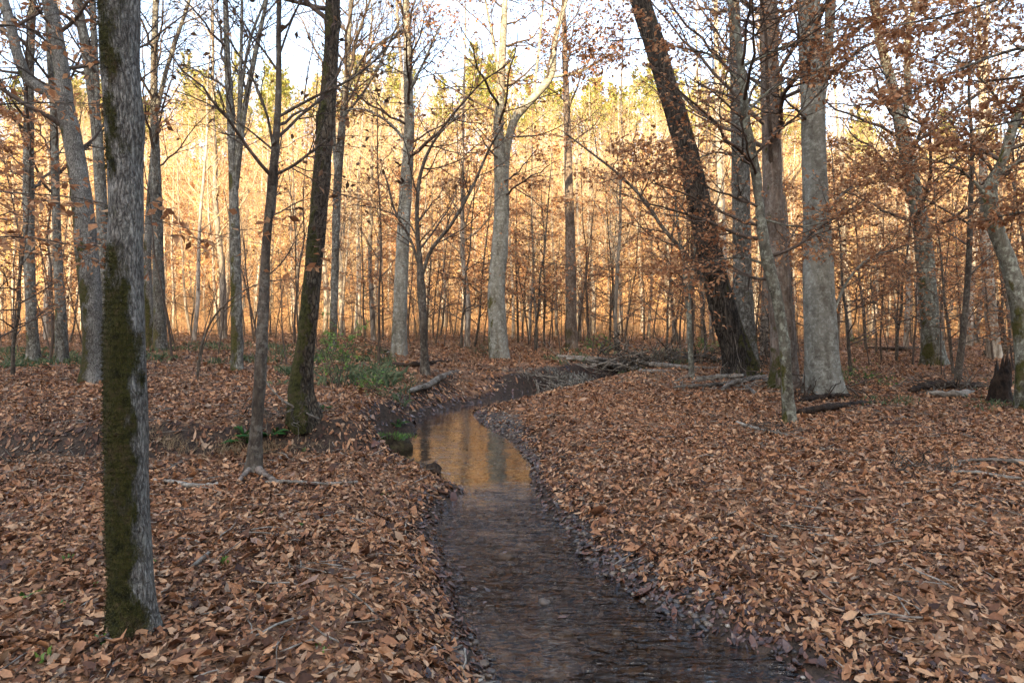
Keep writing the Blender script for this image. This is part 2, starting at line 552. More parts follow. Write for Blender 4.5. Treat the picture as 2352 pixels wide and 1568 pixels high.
M['bark_lichen'] = bark_mat('bark_lichen', (.05, .046, .036), (.165, .16, .13), vs=(18, 18, 7), bump=.5, lichen=.75, lcol=(.28, .30, .25), moss=True)
M['bark_ridged'] = bark_mat('bark_ridged', (.028, .023, .019), (.165, .14, .115), cracks=.7, cs=(22, 22, 2.2), vs=(24, 24, 2.6), bump=1., bdist=.06, moss=True, mcol=((.02, .022, .005), (.08, .075, .02)))
M['bark_brown'] = bark_mat('bark_brown', (.06, .044, .035), (.20, .155, .125), vs=(18, 18, 4), bump=.7, lichen=.2, moss=True)
M['bark_dark'] = bark_mat('bark_dark', (.025, .02, .016), (.13, .108, .086), vs=(24, 24, 9), bump=.7, lichen=.55, lcol=(.22, .21, .18))
M['bark_pale'] = bark_mat('bark_pale', (.18, .155, .125), (.44, .39, .32), vs=(9, 9, 3), bump=.3, lichen=.2, vary=.3)
M['bark_far'] = bark_mat('bark_far', (.10, .085, .07), (.34, .30, .25), vs=(9, 9, 3), bump=.3, vary=.4)
M['twig'] = bark_mat('twig', (.05, .038, .03), (.14, .11, .09), vs=(30, 30, 10), bump=.2)
M['twig_far'] = bark_mat('twig_far', (.24, .18, .12), (.50, .39, .26), vs=(8, 8, 4), bump=.1)
M['dead_wood'] = bark_mat('dead_wood', (.06, .05, .042), (.32, .28, .235), vs=(14, 14, 14), bump=.7, bdist=.015, lichen=.3)
M['rotten_wood'] = bark_mat('rotten_wood', (.010, .007, .005), (.07, .045, .03), vs=(20, 20, 9), bump=1., bdist=.03)
M['weed'] = bark_mat('weed', (.10, .065, .035), (.26, .18, .10), vs=(5, 5, 2), bump=.1)
RUS = [(0, (.17, .07, .03)), (.3, (.33, .145, .065)), (.6, (.47, .23, .11)), (.85, (.57, .33, .17)), (1, (.64, .42, .25))]
M['leaf_russet'] = leaf_mat('leaf_russet', RUS, .52)
M['leaf_russet_far'] = leaf_mat('leaf_russet_far', [(0, (.20, .08, .03)), (.5, (.38, .17, .07)), (1, (.52, .28, .12))], .4)
M['leaf_gold'] = leaf_mat('leaf_gold', [(0, (.30, .15, .055)), (.35, (.54, .31, .12)), (.7, (.69, .47, .21)), (1, (.66, .55, .19))], .35)
M['leaf_dry'] = leaf_mat('leaf_dry', [(0, (.05, .03, .02)), (.6, (.16, .09, .05)), (1, (.30, .17, .09))], .3)
M['pine'] = leaf_mat('pine', [(0, (.10, .13, .025)), (.45, (.24, .25, .05)), (1, (.42, .38, .09))], .25)
M['green'] = leaf_mat('green', [(0, (.04, .11, .02)), (.5, (.09, .20, .035)), (1, (.18, .28, .06))], .35, .45, .4)
M['green_bright'] = leaf_mat('green_bright', [(0, (.07, .15, .025)), (.5, (.14, .27, .05)), (1, (.26, .36, .09))], .45, .45, .4)
M['green_dull'] = leaf_mat('green_dull', [(0, (.045, .07, .035)), (.6, (.09, .13, .06)), (1, (.17, .18, .09))], .3)
M['fern'] = leaf_mat('fern', [(0, (.02, .09, .015)), (1, (.06, .19, .03))], .35)
M['straw'] = leaf_mat('straw', [(0, (.16, .11, .06)), (1, (.40, .30, .18))], .2)
M['moss_tuft'] = leaf_mat('moss_tuft', [(0, (.012, .013, .003)), (.5, (.036, .036, .007)), (.8, (.075, .068, .016)), (1, (.11, .08, .035))], .3)
LIT = [(0, (.035, .016, .011)), (.14, (.13, .055, .027)), (.30, (.27, .12, .056)), (.50, (.36, .172, .082)), (.70, (.44, .228, .112)), (.86, (.55, .33, .18)), (.94, (.44, .29, .185)), (1, (.26, .16, .115))]
M['litter'] = leaf_mat('litter', LIT, .12, .62, .3)
M['litter_wet'] = leaf_mat('litter_wet', [(0, (.02, .012, .01)), (.4, (.06, .028, .018)), (.75, (.13, .055, .03)), (1, (.10, .08, .075))], 0, .22, .5)
M['litter_sunk'] = leaf_mat('litter_sunk', [(0, (.03, .016, .008)), (.4, (.16, .08, .03)), (.8, (.30, .16, .07)), (1, (.22, .17, .12))], 0, .6, .2)
M['pebble'] = leaf_mat('pebble', [(0, (.02, .02, .022)), (.4, (.055, .05, .047)), (.7, (.12, .085, .055)), (.93, (.19, .15, .11)), (1, (.36, .32, .26))], 0, .4, .5)


def ground_mat():
    m, nt, out = newmat('forest_floor')
    N = NT(nt)
    tc = N.n('ShaderNodeTexCoord').outputs['Object']
    v1 = N.n('ShaderNodeTexVoronoi', {'Vector': tc, 'Scale': 11.0, 'Randomness': 1.})
    v2 = N.n('ShaderNodeTexVoronoi', {'Vector': tc, 'Scale': 3.1})
    c1 = N.n('ShaderNodeSeparateColor', {0: v1.outputs['Color']}).outputs[0]
    c2 = N.n('ShaderNodeSeparateColor', {0: v2.outputs['Color']}).outputs[1]
    near = N.ramp(c1, [(0, (.05, .026, .016)), (.5, (.19, .09, .045)), (1, (.36, .20, .105))])
    far = N.ramp(c2, [(0, (.14, .07, .035)), (1, (.36, .21, .11))])
    col = N.mix(.3, near, far)
    big = N.noise(tc, .8, 4)
    col = N.mix(N.ramp(big, [(.45, (0, 0, 0)), (.7, (.5, .5, .5))]), col, (.10, .065, .04))
    # the stream bed: sand, gravel and silt below the water line, bare soil just above it
    z = N.n('ShaderNodeSeparateXYZ', {0: N.n('ShaderNodeNewGeometry').outputs['Position']}).outputs[2]
    bn = N.noise(tc, 5, 6, .7)
    v3 = N.n('ShaderNodeTexVoronoi', {'Vector': tc, 'Scale': 24.0})
    c3 = N.n('ShaderNodeSeparateColor', {0: v3.outputs['Color']}).outputs[0]
    bed = N.mix(.5, N.ramp(N.noise(tc, 3.4, 5, .65), [(.40, (.006, .006, .008)), (.52, (.035, .022, .013)), (.63, (.20, .105, .042)), (.75, (.36, .21, .10))]), N.ramp(c3, [(0, (.01, .01, .012)), (.5, (.07, .045, .026)), (1, (.26, .17, .095))]))
    soil = N.ramp(N.noise(tc, 16, 6, .7), [(.3, (.012, .009, .007)), (.7, (.075, .05, .034))])
    gn = N.n('ShaderNodeSeparateXYZ', {0: N.n('ShaderNodeNewGeometry').outputs['True Normal']}).outputs[2]
    yy = N.n('ShaderNodeSeparateXYZ', {0: N.n('ShaderNodeNewGeometry').outputs['Position']}).outputs[1]
    hillf = N.n('ShaderNodeMapRange', {0: N.math('ADD', yy, N.math('MULTIPLY', big, 14.)), 1: 50., 2: 64., 3: 0., 4: 1.}).outputs[0]
    col = N.mix(hillf, col, N.ramp(N.noise(tc, 1.7, 6, .7), [(.34, (.26, .14, .06)), (.5, (.42, .235, .095)), (.68, (.58, .38, .175))]))  # hill ground mixed brighter and more golden, sunlight put into its colour
    stp = N.n('ShaderNodeMapRange', {0: N.math('ADD', gn, N.math('MULTIPLY', N.math('SUBTRACT', bn, .5), .1)), 1: .91, 2: .83, 3: 0., 4: 1.}).outputs[0]
    stp = N.math('MULTIPLY', stp, N.math('LESS_THAN', yy, 30.))
    stp = N.math('MULTIPLY', stp, N.math('GREATER_THAN', yy, 0.))
    col = N.mix(stp, col, soil)
    f1 = N.n('ShaderNodeMapRange', {0: z, 1: WL - .004, 2: WL + .003, 3: 0., 4: 1.}).outputs[0]
    f2 = N.n('ShaderNodeMapRange', {0: N.math('ADD', z, N.math('MULTIPLY', N.math('SUBTRACT', bn, .5), .12)), 1: WL + .06, 2: WL + .16, 3: 0., 4: 1.}).outputs[0]
    col = N.mix(f2, soil, col)
    col = N.mix(f1, bed, col)
    hgt = N.math('ADD', N.math('MULTIPLY', c1, 1.), N.noise(tc, 30, 4))
    bp = N.n('ShaderNodeBump', {'Height': hgt, 'Strength': .7, 'Distance': .03}).outputs[0]
    p = N.n('ShaderNodeBsdfPrincipled', {'Base Color': col, 'Roughness': .8, 'Specular IOR Level': .2, 'Normal': bp})
    nt.links.new(p.outputs[0], out.inputs[0])
    return m


def water_mat():
    m, nt, out = newmat('stream_water')
    N = NT(nt)
    tc = N.n('ShaderNodeTexCoord').outputs['Object']
    y = N.n('ShaderNodeSeparateXYZ', {0: tc}).outputs[1]
    run = N.n('ShaderNodeMapRange', {0: y, 1: 7.2, 2: 4.3, 3: .03, 4: 1.}).outputs[0]
    mp = N.n('ShaderNodeMapping', {'Vector': tc, 'Rotation': (0, 0, math.radians(20)), 'Scale': (3.4, 9.5, 1)}).outputs[0]
    w = N.n('ShaderNodeTexNoise', {'Vector': mp, 'Scale': 1.0, 'Detail': 2., 'Roughness': .45, 'Distortion': 1.8}).outputs[0]
    calm = N.ramp(N.noise(tc, 1.6, 2), [(.36, (.3, .3, .3)), (.62, (1, 1, 1))])
    mp2 = N.n('ShaderNodeMapping', {'Vector': tc, 'Rotation': (0, 0, math.radians(-8)), 'Scale': (7, 26, 1)}).outputs[0]
    w2 = N.n('ShaderNodeTexNoise', {'Vector': mp2, 'Scale': 1.5, 'Detail': 2., 'Distortion': .6}).outputs[0]
    h = N.math('MULTIPLY', N.math('ADD', w, N.math('MULTIPLY', w2, .16)), N.math('MULTIPLY', run, calm))
    bp = N.n('ShaderNodeBump', {'Height': h, 'Strength': 1., 'Distance': .24}).outputs[0]
    gl = N.n('ShaderNodeBsdfGlossy', {'Color': (1, 1, 1, 1), 'Roughness': .04, 'Normal': bp})
    tr = N.n('ShaderNodeBsdfTransparent', {'Color': (.66, .57, .48, 1)})
    fr = N.n('ShaderNodeFresnel', {'IOR': 1.25, 'Normal': bp}).outputs[0]
    fr = N.math('MULTIPLY', fr, 1.85, True)
    mx = N.n('ShaderNodeMixShader', {0: fr, 1: tr.outputs[0], 2: gl.outputs[0]})
    nt.links.new(mx.outputs[0], out.inputs[0])
    return m


M['soil'] = bark_mat('soil', (.008, .006, .004), (.055, .04, .022), (14, 14, 14), 1., .04, lichen=.4, lcol=(.05, .055, .012))
M['ground'] = ground_mat()
M['water'] = water_mat()


# ------------------------------------------------------------------ setting: ground and stream
def axis(segs):
    out = [segs[0][0]]
    for a, b, st in segs:
        n = max(1, int(round((b - a) / st)))
        out += list(np.linspace(a, b, n + 1)[1:])
    return np.array(out)


xs = axis([(-300, -120, 12), (-120, -40, 3), (-40, -14, .7), (-14, -6, .16), (-6, 6, .065), (6, 14, .16), (14, 40, .7), (40, 120, 3), (120, 300, 12)])
ys = axis([(-220, -75, 8), (-75, -5, 1.5), (-5, 1.5, .25), (1.5, 10, .06), (10, 21, .085), (21, 30, .3), (30, 60, .8), (60, 180, 2.5), (180, 420, 15)])
XX, YY = np.meshgrid(xs, ys)
ZZ = H(XX, YY)
g = Geo()
nx, ny = len(xs), len(ys)
i0 = (np.arange(ny - 1)[:, None] * nx + np.arange(nx - 1))
g.add(np.stack([XX, YY, ZZ], -1), np.stack([i0, i0 + 1, i0 + 1 + nx, i0 + nx], -1))
tag(g.obj('ground', M['ground']), kind='structure')

g = Geo()
Lp = np.column_stack([LS[:, :2], np.full(len(LS), WL)])
Rp = np.column_stack([RSd[:, :2], np.full(len(RSd), WL)])
mid = (Lp + Rp) / 2
wv = []
for a, b in zip(Lp, Rp):
    a2, b2 = a + unit(a - b) * .04, b + unit(b - a) * .04
    wv += [a2 + (b2 - a2) * t for t in np.linspace(0, 1, 7)]
i0 = (np.arange(len(Lp) - 1)[:, None] * 7 + np.arange(6))
g.add(np.array(wv), np.stack([i0, i0 + 1, i0 + 8, i0 + 7], -1))
tag(g.obj('stream_water', M['water']), kind='structure')


# ------------------------------------------------------------------ leaf litter
def wedge(n, d0, d1, spread=.86, pad=1.6, rng=RS):
    d = np.sqrt(rng.uniform(d0 ** 2, d1 ** 2, n))
    x = rng.uniform(-1, 1, n) * (spread * d + pad)
    return x, d


def area(d0, d1, spread=.86, pad=1.6):
    return spread * (d1 ** 2 - d0 ** 2) + 2 * pad * (d1 - d0)


gl, gw, gs, gd = Geo(), Geo(), Geo(), Geo()
for d0, d1, dens, sc in [(1.4, 5, 2700, 1.0), (5, 9, 1900, 1.05), (9, 14, 950, 1.25), (14, 22, 330, 1.55), (22, 36, 75, 2.2), (36, 60, 16, 3.6)]:
    n = int(area(d0, d1) * dens)
    x, y = wedge(n, d0, d1)
    z, sd = H(x, y, True)
    u = RS.random(n)
    clump = n2(x, y, 2.2, 31)
    gx, gy = (H(x + .05, y) - H(x - .05, y)) / .1, (H(x, y + .05) - H(x, y - .05)) / .1
    grad = np.clip(np.stack([gx, gy], -1), -.75, .75)
    sl = np.hypot(gx, gy)
    pcx = CX + x * F / y
    cutb = (pcx > 1160) & (pcx < 1440) & (y > 13.5) & (y < 22)
    steep = (sl > .55 + .25 * clump) & (RS.random(n) < np.where(cutb, .88, .42))
    dry = (sd > .10 + .10 * clump) & (u < .80 + .5 * clump) & ~steep
    pxr, pyr = pcx, HY + (CAMZ - WL) * F / y
    shing = np.zeros(n)
    for a_, b_, ra, rb in [(1420, 1340, 130, 90), (1580, 1420, 120, 60), (1310, 1240, 60, 60), (1090, 1540, 80, 90), (1180, 975, 110, 45)]:
        shing = np.maximum(shing, 1 - np.hypot((pxr - a_) / ra, (pyr - b_) / rb))
    dry &= ~((sd < .10 + .45 * shing) & (RS.random(n) < .75))
    wet = (sd > -.06) & (sd < .40 + .35 * clump) & (u < .40) & (y < 22)
    sunk = (sd < -.03) & (u < .10) & (y < 15)
    big = n2(x, y, .55, 33) * .6 + n2(x, y, 1.6, 34) * .4 + .28 * ss(.5, -1.5, x)
    old = RS.random(n) < np.clip(.34 + .75 * big, .06, .92)
    for mask, gg, lift, ts in ((dry & ~old, gl, .036, .42), (dry & old, gd, .018, .34), (wet, gw, .010, .2), (sunk, gs, .004, .12)):
        k = np.where(mask)[0]
        B = len(k)
        if not B:
            continue
        pos = np.stack([x[k], y[k], z[k] + .004 + RS.random(B) ** 1.4 * lift * sc], -1)
        L = np.clip(.042 * np.exp(RS.normal(0, .40, B)), .016, .13) * sc
        litter_leaves(gg, pos, RS.random(B) * 6.283, RS.normal(0, ts, B), RS.normal(0, ts * 1.1, B), L, RS.uniform(.30, .54, B), RS.normal(.2, .55, B), RS.normal(.12, .45, B), grad=grad[k])
tag(gl.obj('leaf_litter', M['litter']), 'dry brown fallen leaves covering the forest floor', 'leaf litter', kind='stuff')
xf, yf = wedge(26000, 1.8, 13)
zf, sf = H(xf, yf, True)
k = (sf < -.02) & (RS.random(26000) < np.where(sf > -.16, .16, .03))
B = int(k.sum())
litter_leaves(gw, np.stack([xf[k], yf[k], np.full(B, WL + .006)], -1), RS.random(B) * 6.283, RS.normal(0, .05, B), RS.normal(0, .06, B), RS.uniform(.03, .075, B), RS.uniform(.35, .6, B), RS.normal(.1, .2, B), RS.normal(.05, .1, B))
M['litter_old'] = leaf_mat('litter_old', [(0, (.035, .018, .012)), (.25, (.10, .044, .022)), (.55, (.20, .095, .045)), (.8, (.29, .16, .085)), (.93, (.36, .25, .16)), (1, (.22, .165, .12))], .1, .6, .3)
tag(gd.obj('old_leaf_litter', M['litter_old']), 'darker matted older leaves lying in patches on the forest floor', 'leaf litter', kind='stuff')
tag(gw.obj('wet_leaves', M['litter_wet']), 'dark wet leaves along the margin of the stream', 'wet leaves', kind='stuff')
tag(gs.obj('sunken_leaves', M['litter_sunk']), 'brown leaves lying on the bed of the shallow stream', 'sunken leaves', kind='stuff')

# pebbles
PHI = (1 + 5 ** .5) / 2
ICO = unit(np.array([(-1, PHI, 0), (1, PHI, 0), (-1, -PHI, 0), (1, -PHI, 0), (0, -1, PHI), (0, 1, PHI), (0, -1, -PHI), (0, 1, -PHI), (PHI, 0, -1), (PHI, 0, 1), (-PHI, 0, -1), (-PHI, 0, 1)]))
ICF = np.array([(0, 11, 5), (0, 5, 1), (0, 1, 7), (0, 7, 10), (0, 10, 11), (1, 5, 9), (5, 11, 4), (11, 10, 2), (10, 7, 6), (7, 1, 8), (3, 9, 4), (3, 4, 2), (3, 2, 6), (3, 6, 8), (3, 8, 9), (4, 9, 5), (2, 4, 11), (6, 2, 10), (8, 6, 7), (9, 8, 1)])


def pebbles(g, pos, size):
    B = len(pos)
    sc = size[:, None] * np.stack([RS.uniform(.8, 1.3, B), RS.uniform(.6, 1., B), RS.uniform(.4, .7, B)], -1)
    yaw = RS.random(B) * 6.28
    v = ICO[None] * sc[:, None] * RS.uniform(.85, 1.15, (B, 12, 1))
    c, s = np.cos(yaw)[:, None], np.sin(yaw)[:, None]
    v = np.stack([v[..., 0] * c - v[..., 1] * s, v[..., 0] * s + v[..., 1] * c, v[..., 2]], -1) + pos[:, None]
    g.add(v, None, (ICF[None] + (np.arange(B) * 12)[:, None, None]).reshape(-1, 3))


g = Geo()
x, y = RS.uniform(-3.5, 4.5, 60000), RS.uniform(1.6, 13.5, 60000)
z, sd = H(x, y, True)
cl = n2(x, y, .9, 41)
pcx, pcy = CX + x * F / y, HY + (CAMZ - WL) * F / y
spot = np.zeros(len(x))
for a_, b_, ra, rb in [(1420, 1340, 130, 90), (1580, 1420, 120, 60), (1310, 1240, 60, 60), (1090, 1540, 80, 90), (1180, 975, 110, 45), (1210, 1060, 40, 60), (1780, 1540, 90, 50)]:
    spot = np.maximum(spot, 1 - np.hypot((pcx - a_) / ra, (pcy - b_) / rb))
k = ((sd > -.10) & (sd < .10 + .50 * np.clip(spot, 0, 1) + .06 * cl) & (RS.random(60000) < np.clip(spot * 2.2, .02, .95))) | ((sd < -.1) & (RS.random(60000) < .16))
pebbles(g, np.stack([x[k], y[k], z[k] + .004], -1), RS.uniform(.008, .030, k.sum()) * np.where(sd[k] < -.1, 1.3 + 1.6 * RS.random(k.sum()) ** 3, 1.))
tag(g.obj('pebbles', M['pebble']), 'small grey and brown pebbles along the stream edge and bed', 'pebbles', kind='stuff')


# ------------------------------------------------------------------ trees traced as real trunks at their own distance
def px_path(path, d, lean=0.):
    """pixel columns, rows and widths of a trunk standing at distance d -> world points with radii"""
    out = []
    y0 = path[0][1]
    for p in path:
        dd = d + lean * (y0 - p[1]) / 1000. + (p[3] if len(p) > 3 else 0)
        out.append([*pt(p[0], p[1], dd), p[2] * .47 * dd / F])
    return np.array(out)


def extend(w, h):
    """carry a trunk on above the picture"""
    a, b = w[-2], w[-1]
    dr = unit((b - a)[:3])
    dr = unit(dr * .7 + np.array([0, 0, .3]))
    e = [[*(b[:3] + dr * h * t + np.array([0, 0, 0])), b[3] * (1 - .8 * t)] for t in (.35, .7, 1.)]
    return np.vstack([w, e])


def tree(name, label, path, bark, limbs=(), d=None, ext=6., k=18, step=.14, amp=.06, flare=.3, fh=.25, ridge=0., moss=None, burl=None, knots=2,
         n1=10, t=(.35, .97), l1=2.2, ang=1.0, up=.25, flat=.5, n2_=6, n3=4, leaves=0, lsize=.075, keep=1., leafmat='leaf_russet', twigmat='twig', limbtw=8, seed=1, cat='tree', lean=0., droop=.35, group=None, l1frac=None):
    rng = np.random.default_rng(seed * 7 + 3)
    bx, by, _ = path[0][:3]
    if d is None:
        d = ground_hit(bx, by)
    w = px_path(path, d, lean)
    w[0, 2] = min(w[0, 2], float(H(w[0, 0], w[0, 1])) + .01)
    if ext:
        w = extend(w, ext)
    root = thing(name, label, cat, (w[0, 0], w[0, 1], w[0, 2]), group)
    g = Geo()
    res = trunk_tube(g, w, k, step, amp, seed, flare, fh, 4, ridge, moss, burl, knots=knots)
    lp, lr = [], []
    for lb in limbs:
        q = px_path(lb, d)
        q[:, 3] *= .68 if bark == 'bark_dark' else .85
        if lb[-1][1] <= 5:
            q = extend(q, ext * .6)
        trunk_tube(g, q, max(8, k // 2), step * .9, amp, seed + 9, 0, .1, 3, ridge * .7, moss and (moss[0], moss[2], moss[2], 1), None, sink=.02)
        r = resample(q, 14)
        lp.append(r[:, :3])
        lr.append(r[:, 3])
    g.obj('trunk', M[bark], root)
    # crown: side branches, twigs, and whatever leaves are left
    tp = resample(w, 30)
    P1, R1 = [], []
    if n1:
        a, b = spawn(tp[None, :, :3], tp[None, :, 3], n1, 10, t[0], t[1], 0, ang, .5, up, 0, .05, .004, rng, absl=l1)
        P1.append(a); R1.append(b)
    if lp and limbtw:
        a, b = spawn(np.array(lp), np.array(lr), limbtw, 10, .15, 1., 0, .8, .5, up * .7, flat, .06, .003, rng, absl=l1 * .75)
        P1.append(a); R1.append(b)
    gt, gf = Geo(), Geo()
    if P1:
        P1, R1 = np.vstack(P1), np.vstack(R1)
        tubes(gt, P1, R1, 5)
        P2, R2 = spawn(P1, R1, n2_, 6, .12, 1., .58 if leaves > 2 else .45, .8, .6, up * .4, flat, .07, .0022, rng)
        tubes(gt, P2, R2, 3)
        P3, R3 = spawn(P2, R2, n3, 4, .12, 1., .55, .75, .7, .05, flat, .08, .0016, rng)
        tubes(gt, P3, R3, 3)
        if leaves:
            twig_leaves(gf, P3, leaves, lsize, droop, rng, keep)
            twig_leaves(gf, P2, leaves, lsize, droop, rng, keep)
    if gt.n:
        cr = gt.obj('branches', M[twigmat], root)
    if gf.n:
        gf.obj('foliage', M[leafmat], root, smooth=False)
    return root, res, d


ML = (-1, -.35, 0)
t1, r1, d1 = tree('mossy_tree', 'thick grey trunk in the near left, its left side furred with dark green moss',
     [(303, 1450, 104), (303, 1350, 100), (293, 1150, 95), (291, 950, 94), (287, 800, 90), (287, 620, 83), (289, 480, 77), (287, 390, 77), (281, 250, 83), (275, 100, 88), (273, 0, 92)],
     'bark_mossy', k=72, step=.028, amp=.05, flare=.3, fh=.11, limbs=[[(283, 1420, 40), (258, 1447, 26), (235, 1464, 10)], [(322, 1425, 34), (345, 1448, 22), (368, 1462, 8)]], limbtw=0, moss=((-.42, -.90, 0), .36, -.36, 3.0), burl=[(2.42, math.pi, .12, .22)], ext=8, n1=10, t=(.55, .97), l1=2., seed=4, knots=0, n2_=4, n3=3)
V, dirs, mm, _, _ = r1
sel = np.argwhere((RS.random(mm.shape) < ss(.22, .85, mm)) & (V[..., 2] < 3.8))
sel = sel[RS.integers(0, len(sel), 42000)]
p = V[sel[:, 0], sel[:, 1]] + RS.normal(0, .006, (len(sel), 3))
nn = dirs[sel[:, 0], sel[:, 1]]
dr = unit(nn + RS.normal(0, .5, nn.shape) + np.array([0, 0, -.25]))
g = Geo()
Lm = RS.uniform(.004, .013, len(p))
leaf_cards(g, p - nn * .003, dr, RS.normal(0, 1, nn.shape), Lm, Lm * .16, 0)
tag(g.obj('moss', M['moss_tuft'], t1, smooth=False), kind='stuff')

tree('forked_tree', 'forked grey trunk with a curved left limb, standing behind the near mossy trunk',
     [(216, 880, 50), (214, 780, 45), (203, 620, 50), (190, 480, 47), (172, 350, 42), (150, 240, 40), (143, 170, 34), (130, 90, 33), (112, 0, 32)], 'bark_mossy',
     limbs=[[(152, 250, 30), (112, 214, 30), (72, 190, 30), (45, 140, 28), (25, 60, 27), (8, 0, 26)]], k=28, step=.08, flare=.35, moss=((-.8, -.3, 0), .2, -.55, 5), seed=5, n1=18, l1=2.4, limbtw=8, n2_=7, t=(.3,.95), leaves=1, keep=.25, leafmat='leaf_dry')
tree('slender_tree', 'pale slim trunk furthest left, straight and bare in its lower half',
     [(78, 832, 27), (71, 700, 24), (66, 500, 24), (66, 300, 22), (70, 100, 18), (75, 0, 16)], 'bark_grey', seed=6, n1=22, l1=2.5, t=(.25, .95), n2_=8, n3=5, leaves=1, keep=.3, moss=(ML, -.5, -.9, 3))
tree('slender_tree', 'slim blotched trunk between the leftmost trunk and the forked tree',
     [(142, 836, 28), (140, 720, 24), (133, 600, 20), (128, 450, 18), (125, 300, 16), (112, 100, 12), (108, 0, 10)], 'bark_grey', seed=7, n1=22, l1=2.2, t=(.25, .95), n2_=8, n3=5, leaves=1, keep=.3, moss=(ML, -.3, -.9, 3))
tree('grey_tree', 'grey leaning trunk that shows only above and left of the near mossy trunk',
     [(246, 838, 28), (240, 600, 27), (231, 430, 26), (218, 260, 24), (200, 125, 24), (176, 0, 20)], 'bark_grey', limbs=[[(222, 280, 16), (222, 200, 17), (217, 110, 17), (212, 0, 17)]], seed=8, n1=18, l1=2.4, n2_=8, t=(.4, .95), moss=(ML, -.3, -.9, 3))
tree('forked_tree', 'slim grey trunk right of the near mossy trunk, forking into a narrow V',
     [(368, 806, 30), (366, 690, 28), (362, 560, 26), (360, 430, 22), (354, 240, 18), (355, 100, 16), (358, 0, 14)], 'bark_grey',
     limbs=[[(359, 260, 14), (380, 170, 12), (405, 90, 11), (435, 0, 9)]], seed=9, n1=20, l1=2.6, t=(.3, .95), n2_=8, n3=5, leaves=1, keep=.35, leafmat='leaf_dry', moss=(ML, .1, -.9, 3))
tree('slender_tree', 'dark green mossed trunk close behind the right edge of the near mossy trunk',
     [(346, 800, 22), (341, 700, 21), (338, 600, 19), (345, 450, 15), (352, 330, 10)], 'bark_mossy', seed=10, n1=5, l1=1.2, ext=3, moss=((-1, -1, 0), .6, -.6, 4))
tree('multistem_tree', 'grey trunk splitting into four upright stems, left of the thin dark near tree',
     [(545, 852, 29), (543, 700, 26), (540, 560, 26), (535, 400, 20), (530, 280, 18), (522, 130, 15), (518, 0, 12)], 'bark_grey',
     limbs=[[(540, 440, 16), (548, 300, 14), (553, 150, 10), (556, 0, 8)], [(541, 430, 18), (562, 250, 16), (585, 130, 14), (612, 0, 10)], [(549, 290, 9), (558, 180, 9), (575, 90, 8), (608, 0, 6)]],
     seed=12, n1=18, l1=2.2, t=(.3, .95), n2_=8, n3=5, leaves=1, keep=.35, leafmat='leaf_dry', moss=((-.6, -.9, 0), .0, -.9, 5))
tree('thin_dark_tree', 'thin dark tree with long side branches, rooted in the leaves left of the stream',
     [(583, 1087, 40), (588, 1000, 30), (598, 860, 29), (605, 700, 25), (612, 560, 21), (625, 420, 21), (633, 330, 18), (640, 200, 14), (640, 80, 12), (641, 0, 11)], 'bark_dark',
     limbs=[[(632, 402, 11), (670, 382, 10), (720, 345, 9), (765, 310, 7)], [(637, 270, 12), (690, 240, 11), (745, 212, 10), (800, 185, 9), (860, 140, 7), (920, 70, 4)],
            [(629, 350, 10), (612, 260, 9), (575, 170, 8), (525, 90, 6), (478, 10, 5)], [(628, 345, 8), (560, 290, 6), (480, 240, 5), (400, 207, 3)], [(641, 130, 8), (665, 60, 7), (690, 0, 6)],
            [(608, 640, 6), (650, 600, 4), (700, 500, 3)]],
     k=16, step=.06, flare=.25, fh=.12, seed=13, n1=14, l1=1.6, t=(.25, .9), n2_=7, n3=4, leaves=1, keep=.22, lsize=.07, leafmat='leaf_dry', limbtw=9, ext=4)
tree('mossy_tree', 'dark leaning trunk crusted with moss on the bank left of the pool',
     [(697, 967, 72), (691, 900, 58), (700, 800, 46), (712, 700, 44), (722, 600, 42), (735, 450, 42), (745, 330, 40), (755, 200, 38), (762, 80, 36), (764, 0, 34)], 'bark_mossy_brown',
     k=40, step=.05, amp=.09, flare=.26, fh=.25, moss=((-.85, -.5, 0), .25, -.25, 5.5), seed=14, n1=16, l1=2.2, t=(.4, .95), n2_=8, knots=8, burl=[(3.6, .2, .1, .25)])
tree('multistem_tree', 'grey slim tree close behind the leaning moss crusted trunk, spreading into fine branches',
     [(764, 770, 18), (770, 600, 18), (775, 430, 20), (785, 300, 18), (795, 200, 16), (800, 120, 12), (806, 0, 9)], 'bark_grey',
     limbs=[[(792, 225, 10), (830, 140, 9), (880, 95, 8), (935, 66, 5)], [(797, 180, 9), (825, 70, 8), (850, 0, 6)], [(776, 420, 14), (766, 300, 13), (772, 150, 11), (778, 0, 9)], [(788, 270, 8), (840, 205, 7), (880, 130, 6), (920, 40, 4)]],
     d=19., seed=15, n1=24, l1=2.6, t=(.4, .98), n2_=9, n3=5, ang=.7, moss=(ML, -.2, -.9, 4))
tree('beech_tree', 'straight grey beech left of the centre with a root flaring to its left',
     [(916, 817, 38), (919, 700, 34), (925, 560, 32), (933, 420, 30), (940, 300, 24), (938, 200, 22), (936, 100, 20), (932, 0, 16)], 'bark_beech',
     limbs=[[(926, 790, 16), (900, 806, 12), (884, 815, 7)], [(937, 330, 9), (890, 280, 7), (830, 250, 5), (790, 255, 3)], [(938, 210, 8), (970, 150, 7), (1010, 60, 5)]], k=24, step=.1, flare=.25, seed=16, n1=28, l1=2.5, ang=1.15, up=.12, t=(.3, .97), n2_=8, n3=5, leaves=2, keep=.5, lsize=.10, moss=(ML, -.6, -1, 4))
